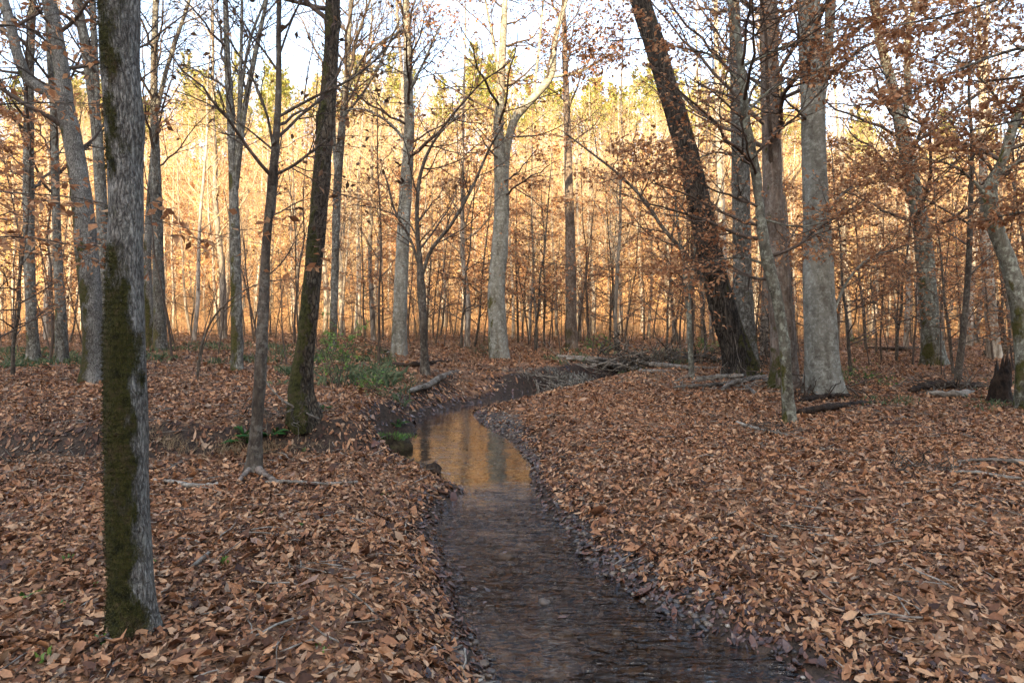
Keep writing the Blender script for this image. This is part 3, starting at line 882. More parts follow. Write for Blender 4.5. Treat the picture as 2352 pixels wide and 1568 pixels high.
tree('forked_sapling', 'small dark Y-forked tree standing between the two central beeches',
     [(977, 862, 20), (973, 770, 17), (967, 650, 20), (964, 600, 14), (958, 480, 10), (966, 400, 9), (1000, 320, 6), (1060, 258, 4)], 'bark_dark',
     limbs=[[(968, 640, 13), (985, 585, 13), (1040, 510, 12), (1085, 430, 10), (1125, 340, 8), (1160, 280, 5)], [(966, 625, 11), (945, 555, 9), (905, 480, 8), (890, 420, 7), (880, 390, 5)], [(966, 600, 7), (945, 520, 6), (870, 480, 4), (810, 470, 3)]],
     seed=17, n1=9, l1=1.8, t=(.4, .97), ext=0, n2_=6, n3=4, leaves=1, keep=.7, lsize=.08, limbtw=9, amp=.1)
tree('beech_tree', 'stout beech at the centre whose right limb elbows outward before rising',
     [(1147, 824, 50), (1143, 760, 46), (1141, 650, 42), (1148, 560, 40), (1152, 460, 36), (1150, 390, 33), (1145, 300, 26), (1150, 200, 20), (1155, 100, 18), (1160, 0, 14)], 'bark_beech',
     limbs=[[(1156, 430, 27), (1168, 320, 24), (1185, 270, 24), (1225, 225, 22), (1262, 180, 22), (1275, 90, 16), (1300, 0, 13)], [(1266, 178, 9), (1330, 165, 8), (1400, 125, 5)], [(1225, 228, 8), (1238, 110, 8), (1248, 0, 5)], [(1150, 200, 9), (1132, 90, 8), (1115, 0, 6)]],
     k=30, step=.09, flare=.14, seed=18, n1=30, l1=2.4, ang=1.2, up=.12, t=(.28, .97), leaves=3, keep=.75, lsize=.105, n2_=7, limbtw=12, moss=(ML, -.5, -1, 4), knots=4)
tree('slender_tree', 'straight brownish trunk right of the central beech, with no low branches',
     [(1313, 803, 29), (1312, 700, 26), (1310, 560, 24), (1306, 400, 20), (1302, 250, 16), (1297, 100, 12), (1294, 0, 10)], 'bark_brown', seed=19, n1=24, l1=2.3, t=(.4, .97), n2_=8, n3=5, leaves=1, keep=.5, lsize=.1, moss=(ML, .0, -1, 1.5))
tree('leaning_tree', 'thick dark trunk with ridged bark leaning steeply left over the leaf bank',
     [(1703, 864, 74), (1690, 805, 64), (1670, 740, 60), (1643, 640, 58), (1625, 560, 56), (1600, 440, 52), (1572, 330, 50), (1542, 230, 48), (1505, 110, 46), (1470, 0, 45)], 'bark_ridged',
     k=90, step=.05, amp=.05, ridge=.075, flare=.3, fh=.3, moss=((.8, -.5, 0), -.15, -.9, 1.6), seed=20, n1=9, l1=2.6, t=(.6, .95), leaves=1, keep=.4, lsize=.07, ext=7, up=.05, flat=.8)
tree('grey_tree', 'upright grey trunk directly behind the dark leaning trunk',
     [(1716, 810, 54), (1706, 650, 44), (1703, 500, 44), (1700, 350, 42), (1695, 200, 36), (1690, 100, 30), (1685, 0, 26)], 'bark_grey', d=16.5, k=24, seed=21, n1=14, l1=2.5, t=(.4, .95), leaves=2, keep=.6, lsize=.09, moss=((.8, -.3, 0), -.4, -1, 3))
tree('brown_tree', 'upright brown trunk behind the wavy thin lichened tree',
     [(1803, 872, 64), (1796, 740, 56), (1786, 600, 52), (1778, 480, 46), (1772, 350, 44), (1768, 200, 42), (1765, 0, 40)], 'bark_brown', d=13., k=30, step=.08, ridge=.02, seed=22, n1=30, l1=2.8, t=(.3, .95), flat=.8, up=.1, leaves=5, keep=.7, lsize=.068, n2_=7, n3=4, moss=(ML, .1, -1, 1.2))
tree('lichened_tree', 'thin wavy tree spotted with pale lichen, nearest of the trunks on the right bank',
     [(1813, 970, 33), (1808, 880, 27), (1797, 760, 25), (1785, 690, 26), (1768, 620, 28), (1752, 540, 26), (1742, 450, 20), (1735, 395, 23), (1715, 290, 22), (1705, 180, 18), (1690, 60, 15), (1675, 0, 14)], 'bark_lichen',
     limbs=[[(1762, 608, 7), (1700, 592, 6), (1635, 602, 4), (1590, 620, 3)], [(1710, 150, 10), (1800, 108, 9), (1900, 78, 7), (2010, 40, 4)], [(1712, 260, 8), (1780, 200, 7), (1860, 170, 5), (1930, 130, 3)], [(1706, 200, 8), (1640, 130, 7), (1560, 110, 5), (1480, 90, 4), (1400, 95, 3)], [(1730, 380, 7), (1650, 350, 6), (1560, 385, 4), (1480, 400, 3)], [(1735, 500, 6), (1840, 520, 4), (1930, 500, 3)]],
     k=24, step=.05, amp=.12, flare=.22, fh=.1, seed=23, n1=30, l1=1.7, t=(.2, .95), ang=1.15, up=.08, flat=.85, n2_=8, n3=4, leaves=4, keep=.7, lsize=.066, limbtw=12, ext=4, moss=(ML, -.35, -.9, 2), knots=6)
tree('beech_tree', 'big pale smooth-barked beech on the right with a flared foot and twin upper stems',
     [(1893, 907, 84), (1889, 850, 78), (1884, 740, 74), (1879, 600, 69), (1873, 450, 60), (1869, 330, 55), (1866, 200, 56), (1861, 100, 53), (1858, 0, 51)], 'bark_beech',
     limbs=[[(1898, 800, 40), (1915, 870, 36), (1935, 902, 24), (1955, 914, 10)], [(1880, 270, 26), (1893, 170, 26), (1904, 80, 27), (1908, 0, 28)], [(1910, 730, 8), (1950, 640, 7), (2000, 590, 5), (2080, 570, 3)], [(1895, 500, 5), (1940, 440, 4), (2010, 420, 3)]], k=44, step=.06, amp=.035, flare=.30, fh=.28, seed=24, n1=22, l1=2.3, t=(.3, .9), ang=1.2, up=.05, flat=.85, n2_=8, n3=4, leaves=5, keep=.75, lsize=.066, ext=9, moss=((.9, -.3, 0), -.5, -1.1, 2), knots=6)
tree('forked_tree', 'mottled trunk leaning left further right, forked high up with mossy foot',
     [(2146, 840, 52), (2136, 740, 42), (2125, 600, 40), (2112, 500, 36), (2098, 430, 34), (2078, 330, 30), (2065, 270, 28), (2045, 180, 22), (2020, 90, 20), (2010, 0, 18)], 'bark_lichen',
     limbs=[[(2068, 290, 20), (2086, 230, 17), (2084, 150, 16), (2090, 60, 15), (2103, 0, 14)]], k=26, step=.08, flare=.3, seed=25, n1=38, l1=3.0, t=(.2, .95), ang=1.15, up=.05, flat=.85, n2_=7, n3=4, leaves=5, keep=.8, lsize=.072, limbtw=12, moss=(ML, -.05, -.9, 2.), knots=4)
tree('crooked_tree', 'crooked lichen blotched tree at the right edge, bending left then forking',
     [(2362, 938, 50), (2355, 820, 44), (2342, 700, 42), (2318, 610, 36), (2290, 530, 34), (2272, 455, 34), (2282, 410, 26), (2300, 375, 22), (2318, 320, 21), (2340, 250, 18), (2368, 170, 16), (2390, 60, 12)], 'bark_lichen',
     limbs=[[(2266, 452, 14), (2240, 420, 9), (2190, 382, 6), (2100, 360, 4)], [(2290, 400, 14), (2340, 372, 12), (2390, 350, 10), (2450, 300, 7)], [(2325, 300, 8), (2270, 200, 6), (2200, 140, 5), (2130, 110, 3)]],
     k=28, step=.05, amp=.1, flare=.25, fh=.15, seed=26, n1=26, l1=1.9, t=(.4, .97), ang=1.1, up=.08, flat=.85, n2_=7, n3=4, leaves=5, keep=.85, lsize=.075, limbtw=12, ext=3, moss=((-.9, -.3, 0), -.35, -.8, 2.5))
tree('pale_tree', 'pale trunk seen just left of the crooked tree at the right edge',
     [(2286, 824, 30), (2276, 720, 27), (2268, 620, 25), (2262, 520, 22), (2258, 400, 18), (2255, 250, 14), (2250, 100, 10)], 'bark_pale', seed=27, n1=14, l1=2.2, t=(.3, .95), leaves=2, keep=.7, lsize=.09)
tree('thin_dark_tree', 'thin dark sapling leaning right, left of the black stump',
     [(2198, 878, 17), (2215, 740, 14), (2225, 600, 13), (2230, 450, 11), (2232, 320, 8), (2225, 200, 6), (2235, 60, 4)], 'bark_dark',
     limbs=[[(2222, 640, 6), (2260, 600, 5), (2315, 572, 3)], [(2210, 790, 5), (2270, 770, 4), (2340, 750, 3)]], k=12, flare=.1, seed=28, n1=12, l1=1.8, t=(.3, .97), ang=1.1, up=.08, flat=.85, leaves=5, keep=.8, ext=1)
tree('pale_tree', 'pale narrow trunk in the distance, in the gap right of the dark leaning trunk',
     [(1672, 800, 18), (1662, 600, 18), (1655, 450, 17), (1650, 300, 15), (1646, 150, 12), (1644, 0, 10)], 'bark_pale', d=26, seed=29, n1=12, l1=2.2, t=(.45, .95), leaves=1, keep=.4, lsize=.1)
tree('lichened_sapling', 'thin sapling with a white lichen patch, left of the dark leaning trunk',
     [(1589, 870, 14), (1585, 780, 12), (1580, 690, 13), (1572, 620, 10), (1560, 540, 7), (1550, 450, 4)], 'bark_lichen', k=12, seed=30, n1=12, l1=1.2, t=(.35, .97), ext=0, leaves=2, keep=.6, flare=.1, flat=.8, limbs=[[(1580, 690, 8), (1592, 620, 7), (1600, 540, 4)]])
tree('arching_tree', 'slim dark stem arching far left from behind the foot of the dark leaning trunk',
     [(1690, 850, 14), (1655, 720, 14), (1615, 640, 13), (1575, 585, 11), (1520, 520, 9), (1480, 460, 8), (1420, 400, 7), (1350, 345, 5), (1290, 300, 3)], 'bark_dark', d=15., k=12, seed=31, n1=16, l1=1.6, t=(.35, .98), ext=0, leaves=2, keep=.45, flare=.1, flat=.4, lsize=.08)
tree('arching_shrub', 'wiry bare stem arching to the right over the green undergrowth',
     [(453, 874, 6), (462, 800, 6), (490, 730, 5), (540, 680, 4), (600, 650, 3), (680, 640, 2)], 'bark_dark', k=8, seed=32, n1=6, l1=.9, t=(.3, .98), ext=0, flare=0, cat='shrub', limbs=[[(456, 850, 5), (470, 790, 4), (510, 720, 4), (570, 672, 3)]], limbtw=3)

# ------------------------------------------------------------------ trees just outside the frame whose branches hang into it
tree('overhanging_beech', 'russet-leaved beech boughs reaching in at the left behind the mossy trunk', [(-420, 1080, 90), (-410, 700, 80), (-400, 300, 70), (-390, 0, 60)], 'bark_dark', d=5.2,
     limbs=[[(-400, 500, 20, 0), (-150, 425, 8, -.3), (0, 440, 5, -.6), (235, 466, 4, -.8), (440, 528, 3, -.7), (600, 560, 2, -.6)], [(-400, 330, 18, 0), (-100, 250, 7, .3), (100, 236, 5, .6), (260, 240, 3, .8)],
            [(-400, 640, 15, 0), (-150, 560, 9, .5), (60, 545, 6, .8), (200, 570, 4, 1.)], [(-400, 180, 15, 0), (-150, 80, 9, .5), (40, 60, 6, .8), (160, 100, 4, 1.)]],
     seed=41, n1=0, l1=.95, n2_=5, n3=3, flat=.92, up=.02, leaves=3, keep=.4, lsize=.07, limbtw=12, ext=6)
tree('overhanging_beech', 'russet-leaved beech boughs hanging in across the upper right corner', [(2800, 1100, 90), (2790, 700, 80), (2780, 300, 70), (2770, -200, 60)], 'bark_grey', d=5.6,
     limbs=[[(2780, 300, 20, 0), (2560, 120, 12, .2), (2350, 110, 9, .3), (2180, 170, 6, .5), (2060, 230, 4, .7)], [(2780, 100, 20, 0), (2560, -60, 12, .3), (2350, -20, 9, .5), (2200, 30, 6, .8), (2050, 60, 4, 1.)],
            [(2780, 420, 15, 0), (2560, 300, 9, .5), (2400, 270, 6, .9), (2230, 300, 4, 1.2)], [(2780, 560, 15, 0), (2560, 520, 9, .8), (2420, 480, 6, 1.2), (2280, 500, 4, 1.6)]],
     seed=42, n1=0, l1=1.0, n2_=6, n3=4, flat=.9, up=.02, leaves=4, keep=.65, lsize=.06, limbtw=18, ext=6)

# ------------------------------------------------------------------ repeated trees: one of each kind, then copies
def proto_tree(name, label, cat, group, h, r, n1, l1, t, leaves, lsize, keep, bark, leafmat, seed, lean=.4, n2_=5, n3=3, ang=.8, up=.3, flat=.3, twig='twig_far', tr=.006, k=8, droop=.3):
    rng = np.random.default_rng(seed)
    n = 9
    s = np.linspace(0, 1, n)
    wv = np.cumsum(rng.normal(0, .06, (n, 2)), 0) * h / 12 + np.outer(s, rng.normal(0, lean, 2))
    wv -= wv[0]
    w = np.column_stack([wv, s * h, r * (1 - .85 * s) + .004])
    root = thing(name, label, cat, (0, 0, 0), group)
    g, gt, gf = Geo(), Geo(), Geo()
    trunk_tube(g, w, k, h / 26, .08, seed, .2, .15, 3)
    tp = resample(w, 24)
    P1, R1 = spawn(tp[None, :, :3], tp[None, :, 3], n1, 6, t[0], t[1], 0, ang, .5, up, 0, .07, tr * 1.2, rng, absl=l1)
    tubes(gt, P1, R1, 4)
    P2, R2 = spawn(P1, R1, n2_, 4, .2, 1., .45, .8, .6, up * .5, flat, .08, tr, rng)
    tubes(gt, P2, R2, 3)
    if n3:
        P3, R3 = spawn(P2, R2, n3, 3, .2, 1., .45, .8, .7, .1, flat, .08, tr * .7, rng)
        tubes(gt, P3, R3, 3)
    else:
        P3 = P2
    if leaves:
        twig_leaves(gf, P3, leaves, lsize, droop, rng, keep)
    g.obj('trunk', M[bark], root)
    gt.obj('branches', M[twig], root)
    if gf.n:
        gf.obj('foliage', M[leafmat], root, smooth=False)
    return root, (g, gt, gf)


def dup(root, loc, rz, sc, first):
    o = root
    if not first:
        o = root.copy()
        C.objects.link(o)
        for ch in root.children:
            c = ch.copy()
            C.objects.link(c)
            c.parent = o
    o.location = [float(a) for a in loc]
    o.rotation_euler = (0, 0, float(rz))
    o.scale = (float(sc),) * 3
    return o


def place(protos, spots, rng):
    used = set()
    for x, y, s in spots:
        k = int(rng.integers(len(protos)))
        z = float(H(np.array([x]), np.array([y]))[0]) - .03
        dup(protos[k], (x, y, z), rng.random() * 6.28, s, k not in used)
        used.add(k)


def scatter(n, d0, d1, gap, rng, x0=-.82, x1=.82, avoid=True):
    out = []
    tries = 0
    while len(out) < n and tries < n * 60:
        tries += 1
        d = math.sqrt(rng.uniform(d0 ** 2, d1 ** 2))
        x = rng.uniform(x0, x1) * d
        if any((x - a) ** 2 + (d - b) ** 2 < gap ** 2 for a, b in out):
            continue
        out.append((x, d))
    return out


rg = np.random.default_rng(99)
# young beeches still holding russet leaves
GB = 'young beeches holding russet leaves under the tall trunks'
LB = 'young understory beech with layered sprays of russet leaves'
yb = [proto_tree('young_beech', LB, 'tree', GB, 5.2, .035, 26, 1.6, (.12, .98), 5, .075, .8, 'bark_dark', 'leaf_russet', 60 + i, n2_=6, n3=4, ang=1.25, up=.05, flat=.9, twig='twig', tr=.002)[0] for i in range(3)]
sp = []
for px, d, s in [(1955, 15, 1.), (2060, 19, 1.15), (2190, 15.5, .9), (1990, 24, 1.3), (2290, 20, 1.2), (2400, 15, 1.1), (1530, 24, 1.2), (1620, 20, .9), (1250, 27, 1.25), (1090, 25, 1.2), (1190, 29, 1.3), (880, 27, 1.1), (1400, 30, 1.3),
                 (1850, 18, 1.), (1760, 22, 1.2), (2120, 28, 1.4), (2250, 30, 1.4), (1920, 32, 1.4), (30, 13, 1.), (-60, 11, 1.), (300, 24, .9), (160, 26, 1.), (1010, 32, 1.2), (700, 30, 1.1), (2330, 26, 1.3), (1680, 30, 1.3), (1480, 36, 1.3), (1330, 38, 1.4), (1130, 40, 1.4), (2060, 38, 1.5), (2200, 42, 1.5), (1850, 42, 1.5), (1060, 22, 1.2), (1230, 23, 1.3), (1200, 35, 1.5), (980, 27, 1.3), (1300, 33, 1.4), (840, 24, 1.0), (1420, 26, 1.3), (1560, 30, 1.5), (900, 34, 1.4), (620, 36, 1.2), (440, 34, 1.2), (1700, 38, 1.6), (2300, 36, 1.6), (90, 20, 1.2), (220, 32, 1.3), (2140, 22, 1.3)]:
    sp.append(((px - CX) * d / F, d, s))
place(yb, sp, rg)

# slim trunks in the shaded flat beyond the stream
GM = 'slim bare trees standing on the shaded flat beyond the stream'
LM = 'slim grey tree among the shaded flat beyond the stream'
mt = [proto_tree('slim_tree', LM, 'tree', GM, h, r, 20, 2.4, (.25, .98), lv, .10, .35, 'bark_far', 'leaf_gold', 80 + i, tr=.0055, k=9, n2_=7, n3=4) [0]
      for i, (h, r, lv) in enumerate([(14, .11, 1), (12, .075, 2), (15, .14, 1), (11, .06, 1), (13, .09, 2)])]
place(mt, [(x, d, rg.uniform(.8, 1.2)) for x, d in scatter(80, 21, 50, 1.0, rg)], rg)

GS = 'thin saplings growing between the tall trunks'
LSP = 'thin bare sapling growing between the taller trunks'
sl = [proto_tree('bare_sapling', LSP, 'sapling', GS, h, r, 10, .9, (.3, .98), 1, .07, .35, 'twig', 'leaf_dry', 100 + i, n2_=4, n3=2, tr=.0022, k=6, twig='twig', lean=.5)[0]
      for i, (h, r) in enumerate([(3.5, .018), (5, .026), (6.5, .034), (2.6, .014)])]
place(sl, [(x, d, rg.uniform(.7, 1.2)) for x, d in scatter(235, 14, 40, .6, rg) if not (stream_sd([x], [d])[0][0] < 1.2)], rg)

# sunlit hillside
GH = 'slender trees on the sunlit hillside'
LH = 'slender pale-barked tree on the sunlit hillside'
hp = [proto_tree('hillside_tree', LH, 'tree', GH, h, r, 22, 2.7, (.12, .98), lv, ls, kp, 'bark_pale', lm, 120 + i, n2_=5, n3=3, tr=.011, k=6)
      for i, (h, r, lv, ls, kp, lm) in enumerate([(13, .09, 4, .25, .85, 'leaf_gold'), (15, .11, 4, .23, .75, 'leaf_gold'), (11, .08, 5, .24, .8, 'leaf_russet_far'), (14, .10, 2, .2, .5, 'leaf_gold'), (12, .09, 4, .27, .75, 'leaf_gold'), (15, .10, 1, .18, .3, 'leaf_gold'), (14, .085, 1, .2, .5, 'leaf_russet_far')])]
spots = scatter(285, 46, 84, 1.25, rg)
place([a for a, _ in hp], [(x, d, rg.uniform(.75, 1.15)) for x, d in spots], rg)


def proto_pine(name, label, group, h, seed):
    rng = np.random.default_rng(seed)
    root = thing(name, label, 'pine', (0, 0, 0), group)
    g, gt, gf = Geo(), Geo(), Geo()
    s = np.linspace(0, 1, 7)
    w = np.column_stack([rng.normal(0, .05, (7, 2)), s * h, .16 * (1 - .85 * s)])
    trunk_tube(g, w, 7, h / 14, .06, seed, .2, .2, 3)
    tp = resample(w, 20)
    P1, R1 = spawn(tp[None, :, :3], tp[None, :, 3], 44, 5, .42, .99, 0, 1.0, .4, .45, 0, .05, .01, rng, absl=2.7)
    hh = P1[:, 0, 2] / h
    P1 = P1[:, :1] + (P1 - P1[:, :1]) * ((1.15 - .55 * ss(.6, 1, hh)) * rng.uniform(.55, 1.25, len(hh)))[:, None, None]
    tubes(gt, P1, R1, 3)
    P2, R2 = spawn(P1, R1, 6, 3, .25, 1., .4, .8, .6, .2, .6, .06, .006, rng)
    tubes(gt, P2, R2, 3)
    twig_leaves(gf, P2, 18, .30, -.25, rng, 1., .8)
    g.obj('trunk', M['bark_brown'], root)
    gt.obj('branches', M['twig_far'], root)
    gf.obj('foliage', M['pine'], root, smooth=False)
    return root, (g, gt, gf)


GP = 'pines along the crest of the sunlit hill'
LP = 'yellow-green pine along the crest of the sunlit hill'
pp = [proto_pine('pine_tree', LP, GP, h, 140 + i) for i, h in enumerate((19, 23, 17))]
place([a for a, _ in pp], [(x, d, rg.uniform(.75, 1.1)) for x, d in scatter(150, 104, 145, 2.9, rg, -.85, .85)], rg)

# the rest of the far wood, one mass
wood, woodl = Geo(), Geo()
far = scatter(760, 80, 140, 1.6, rg, -.86, .86)
gw_t, gw_l, gw_r = Geo(), Geo(), Geo()
for x, d in far:
    k = int(rg.integers(len(hp)))
    a, s = rg.random() * 6.28, rg.uniform(.75, 1.2)
    R = np.array([[math.cos(a), -math.sin(a), 0], [math.sin(a), math.cos(a), 0], [0, 0, 1.]]) * s
    T = np.array([x, d, float(H(np.array([x]), np.array([d]))[0]) - .05])
    gg = hp[k][1]
    gw_t.merge(gg[0], (R, T))
    gw_t.merge(gg[1], (R, T))
    if gg[2].n:
        (gw_r if k in (2, 6) else gw_l).merge(gg[2], (R, T))
wd = thing('far_woods', 'dense golden wood covering the upper slope of the sunlit hill', 'woods', (0, 0, 0))
wd['kind'] = 'stuff'
gw_t.obj('trunks', M['bark_pale'], wd)
gw_l.obj('golden_foliage', M['leaf_gold'], wd, smooth=False)
gw_r.obj('russet_foliage', M['leaf_russet_far'], wd, smooth=False)


# ------------------------------------------------------------------ logs, sticks, roots and stump
def stick(name, label, path, mat='dead_wood', cat='stick', group=None, k=8, amp=.12, side=0, seed=1, lift=.4, d=None):
    """path of (column,row,width): lies on the ground where those rows meet it"""
    q = []
    for p in path:
        dd = d if d is not None else ground_hit(p[0], p[1] + p[2] * .5)
        w = pt(p[0], p[1], dd)
        r = p[2] * .5 * dd / F
        if d is None and len(p) < 4:
            w[2] = float(H(w[0], w[1])) + r * lift * 2 + .022
        q.append([*w, r])
    q = np.array(q)
    g = Geo()
    rs = resample(q, max(16, int(len(q) * 14)))
    rng = np.random.default_rng(seed)
    L = np.linalg.norm(q[-1, :3] - q[0, :3])
    P = rs[:, :3] + rng.normal(0, 1, rs[:, :3].shape).cumsum(0) * .0012 * L
    R = rs[:, 3] * (1 + amp * vnoise(np.column_stack([np.arange(len(rs)) * .4, 0 * rs[:, 0], 0 * rs[:, 0] + seed + q[0, 0]]), 8))
    tubes(g, P, R, max(k, 12), True, .45 + amp)
    if side:
        a, b = spawn(P[None], R[None], side, 6, .25, .95, .28, .7, .6, .05, .3, .07, .002, rng)
        tubes(g, a, b, 5, cap=True)
    return tag(g.obj(name, M[mat], origin=P[0]), label, cat, group)


stick('fallen_log', 'pale fallen log slanting up the bank left of the stream bend', [(938, 902, 11), (985, 885, 14), (1015, 865, 13), (1048, 848, 9)], k=12)
stick('fallen_log', 'long grey log lying across the far leaf bank, thickest in the debris', [(1300, 828, 8), (1345, 833, 11), (1390, 842, 14), (1440, 848, 13), (1520, 850, 9), (1600, 846, 5)], k=12, lift=.7)
stick('fallen_log', 'shorter grey log just behind the long log in the debris', [(1452, 838, 9), (1530, 842, 11), (1600, 846, 10), (1650, 842, 7)], k=12, lift=.8)
stick('fallen_log', 'slim pale log behind the long log, nearest the far trees', [(1280, 822, 7), (1350, 828, 8), (1410, 832, 6)], lift=.8)
stick('fallen_log', 'dark rotten log lying right from the foot of the wavy lichened tree', [(1835, 950, 15), (1880, 942, 17), (1950, 928, 14), (2010, 920, 11), (2055, 912, 8)], 'rotten_wood', k=12, amp=.25)
stick('fallen_log', 'dark broken log tucked against the foot of the big pale beech', [(1840, 922, 11), (1890, 912, 12), (1950, 908, 10)], 'rotten_wood', k=10, amp=.3)
stick('fallen_log', 'dark rotten wood lying under the thin leaning sapling', [(2090, 898, 14), (2150, 886, 20), (2210, 886, 18), (2255, 884, 12)], 'rotten_wood', k=10, amp=.3)
stick('fallen_log', 'grey weathered slab in front of the dark rotten wood', [(2130, 905, 10), (2180, 908, 16), (2235, 900, 10)], 'dead_wood', k=10, amp=.3)
stick('fallen_log', 'distant thin dark log behind the big pale beech', [(1990, 800, 6), (2050, 802, 9), (2110, 798, 7)], 'rotten_wood')
GST = 'sticks piled in front of the leaning trunk'
stick('fallen_branch', 'long dark branch along the front of the stick pile by the leaning trunk', [(1545, 892, 6), (1600, 890, 9), (1660, 882, 10), (1720, 872, 8)], 'bark_dark', group=GST, side=2)
stick('fallen_branch', 'pale branch along the back of the stick pile by the leaning trunk', [(1600, 876, 8), (1650, 872, 11), (1705, 868, 10)], group=GST, lift=.9)
stick('fallen_branch', 'forked grey branch sloping forward out of the stick pile', [(1660, 900, 9), (1690, 884, 10), (1730, 872, 10), (1760, 862, 7)], group=GST, side=2, lift=.9)
stick('fallen_branch', 'smooth brown branch running right from the stick pile to the wavy tree', [(1750, 872, 10), (1790, 882, 13), (1825, 895, 13), (1850, 902, 12)], 'bark_brown', group=GST)
stick('fallen_branch', 'short pale stub poking forward from the stick pile', [(1715, 888, 7), (1735, 905, 7)], group=GST)
stick('fallen_branch', 'crooked twig half buried left of the foot of the wavy lichened tree', [(1690, 972, 6), (1730, 985, 8), (1780, 995, 8), (1840, 1005, 5)], side=4)
stick('fallen_branch', 'long pale stick on the leaves by the right edge, the upper of two', [(2200, 1066, 5), (2260, 1060, 7), (2330, 1062, 9), (2400, 1068, 9)], side=1)
stick('fallen_branch', 'long pale stick on the leaves by the right edge, the lower of two', [(2180, 1090, 6), (2250, 1090, 8), (2320, 1100, 8), (2370, 1100, 6)], side=1)
stick('fallen_branch', 'grey curved branch on the leaves right of the near mossy trunk', [(355, 1106, 7), (400, 1112, 10), (450, 1118, 12), (500, 1114, 9)], side=1)
stick('fallen_branch', 'long thin stick running right from the foot of the thin dark tree', [(610, 1112, 7), (680, 1112, 8), (740, 1114, 8), (820, 1108, 6)], side=2)
stick('fallen_branch', 'bleached broken branch arched over the bank beside the moss crusted trunk', [(660, 908, 6, 1), (700, 912, 9, 1), (750, 940, 10, 1), (800, 962, 9, 1), (825, 976, 6, 1)], d=9.1, side=3)
stick('fallen_branch', 'thin bare branch slanting down to the moss crusted trunk from the thin dark tree', [(605, 870, 5, 1), (640, 910, 4, 1), (700, 945, 5, 1), (735, 960, 4, 1)], d=8., side=3)
stick('fallen_branch', 'short pale peg of wood lying in the near leaves right of the mossy trunk', [(440, 1310, 7), (460, 1295, 10), (480, 1275, 7)])
stick('fallen_branch', 'dark thin stick under the bank left of the pool', [(600, 912, 5), (660, 905, 5), (700, 900, 4)], 'bark_dark')
stick('fallen_log', 'dark log lying on the flat behind the pale slanting log', [(875, 838, 8), (940, 840, 11), (1000, 832, 9), (1050, 826, 7)], 'rotten_wood', k=10, amp=.25)

# broken black stump
q = px_path([(2296, 925, 48), (2298, 890, 42), (2301, 860, 39), (2304, 838, 33)], ground_hit(2296, 925))
st = thing('stump', 'jagged black rotten stump left of the crooked tree', 'stump', q[0, :3])
g = Geo()
V, dirs, _, _, _ = trunk_tube(g, q, 26, .03, .16, 77, .2, .1, 4, .08)
g.V[-1] = g.V[-1].copy()
nr = V.shape[0]
vv = g.V[-1].reshape(V.shape)
spike = RS.random(26)
spike = .5 * spike + .5 * np.roll(spike, 1)
for i in range(nr):
    f = ss(.55, 1, i / (nr - 1))
    vv[i, :, 2] += f * (spike - .75) * .38
g.obj('wood', M['rotten_wood'], st)
g = Geo()
for dx, h in ((-.02, .28), (.05, .36), (.09, .22)):
    b = q[-1, :3] + np.array([dx, 0, -.12])
    tubes(g, np.array([b, b + [.01, 0, h * .5], b + [.03, .01, h]]), np.array([.035, .026, .004]), 6, True)
g.obj('splinter', M['rotten_wood'], st)
tree('dead_snag', 'black broken snag leaning on the pale trunk near the right edge', [(2312, 815, 14), (2303, 770, 15), (2296, 720, 12), (2292, 690, 4)], 'rotten_wood', k=12, n1=0, ext=0, flare=.2, cat='snag', seed=78, amp=.15)


def tangle(name, label, cx, cy, wpx, hpx, d, n, r, mat, cat, seed, dirbias=(0, 0, 0), dep=.4, kind=None):
    rng = np.random.default_rng(seed)
    c = pt(cx, cy, d)
    sx, sz = wpx * d / F * .5, hpx * d / F * .5
    S = c + rng.uniform(-1, 1, (n, 3)) * np.array([sx, dep, sz])
    D = unit(rng.normal(0, 1, (n, 3)) * np.array([1, .5, .6]) + np.array(dirbias))
    L = rng.uniform(.4, 1.1, n) * max(sx, sz) * .9
    s = np.linspace(0, 1, 7)
    P = S[:, None] + D[:, None] * (L[:, None] * s)[..., None]
    w = np.cumsum(rng.normal(0, 1, (n, 7, 3)), 1) * (.05 * L[:, None, None])
    P = P + w - w[:, :1]
    R = (rng.uniform(.4, 1.3, n) * r)[:, None] * (1 - .7 * s)
    gz = H(P[..., 0], P[..., 1])
    P[..., 2] = np.maximum(P[..., 2], gz + R * .6)
    g = Geo()
    tubes(g, P, R, 6, True)
    o = g.obj(name, M[mat], origin=c - np.array([0, 0, sz]))
    return tag(o, label, cat, kind=kind)


dcb = ground_hit(1250, 893)
tangle('root_tangle', 'mat of bare pale roots hanging out of the cut bank at the bend', 1225, 874, 125, 40, dcb - .1, 70, .016, 'dead_wood', 'roots', 51, (0, -.2, -.4), .25)
tangle('root_tangle', 'fringe of fine dark roots hanging along the right part of the cut bank', 1305, 868, 120, 30, dcb + .8, 190, .009, 'bark_grey', 'roots', 52, (.2, -.2, -1.2), .4)
tangle('root_wad', 'dark upturned root clump standing above the long log', 1405, 805, 60, 70, 20., 46, .03, 'bark_dark', 'root clump', 53, (0, 0, .8), .4)
tangle('brush', 'heap of dark brushwood left of the thin lichened sapling', 1540, 826, 210, 34, 19., 150, .028, 'bark_dark', 'brush', 54, (0, 0, -.1), .8, 'stuff')
tangle('brush', 'dark tangle of branches between the grey and brown trunks on the right', 1765, 790, 70, 120, 17., 130, .016, 'bark_dark', 'brush', 55, (0, 0, .2), .6, 'stuff')
tangle('brush', 'mound of dark sticks at the far right behind the pale trunk', 2315, 805, 120, 36, 21., 60, .025, 'bark_dark', 'brush', 56, (0, 0, -.1), .6, 'stuff')
tangle('brush', 'scatter of grey twigs heaped by the foot of the wavy lichened tree', 1770, 985, 110, 18, 8.8, 50, .006, 'twig', 'brush', 57, (0, 0, 0), .3, 'stuff')
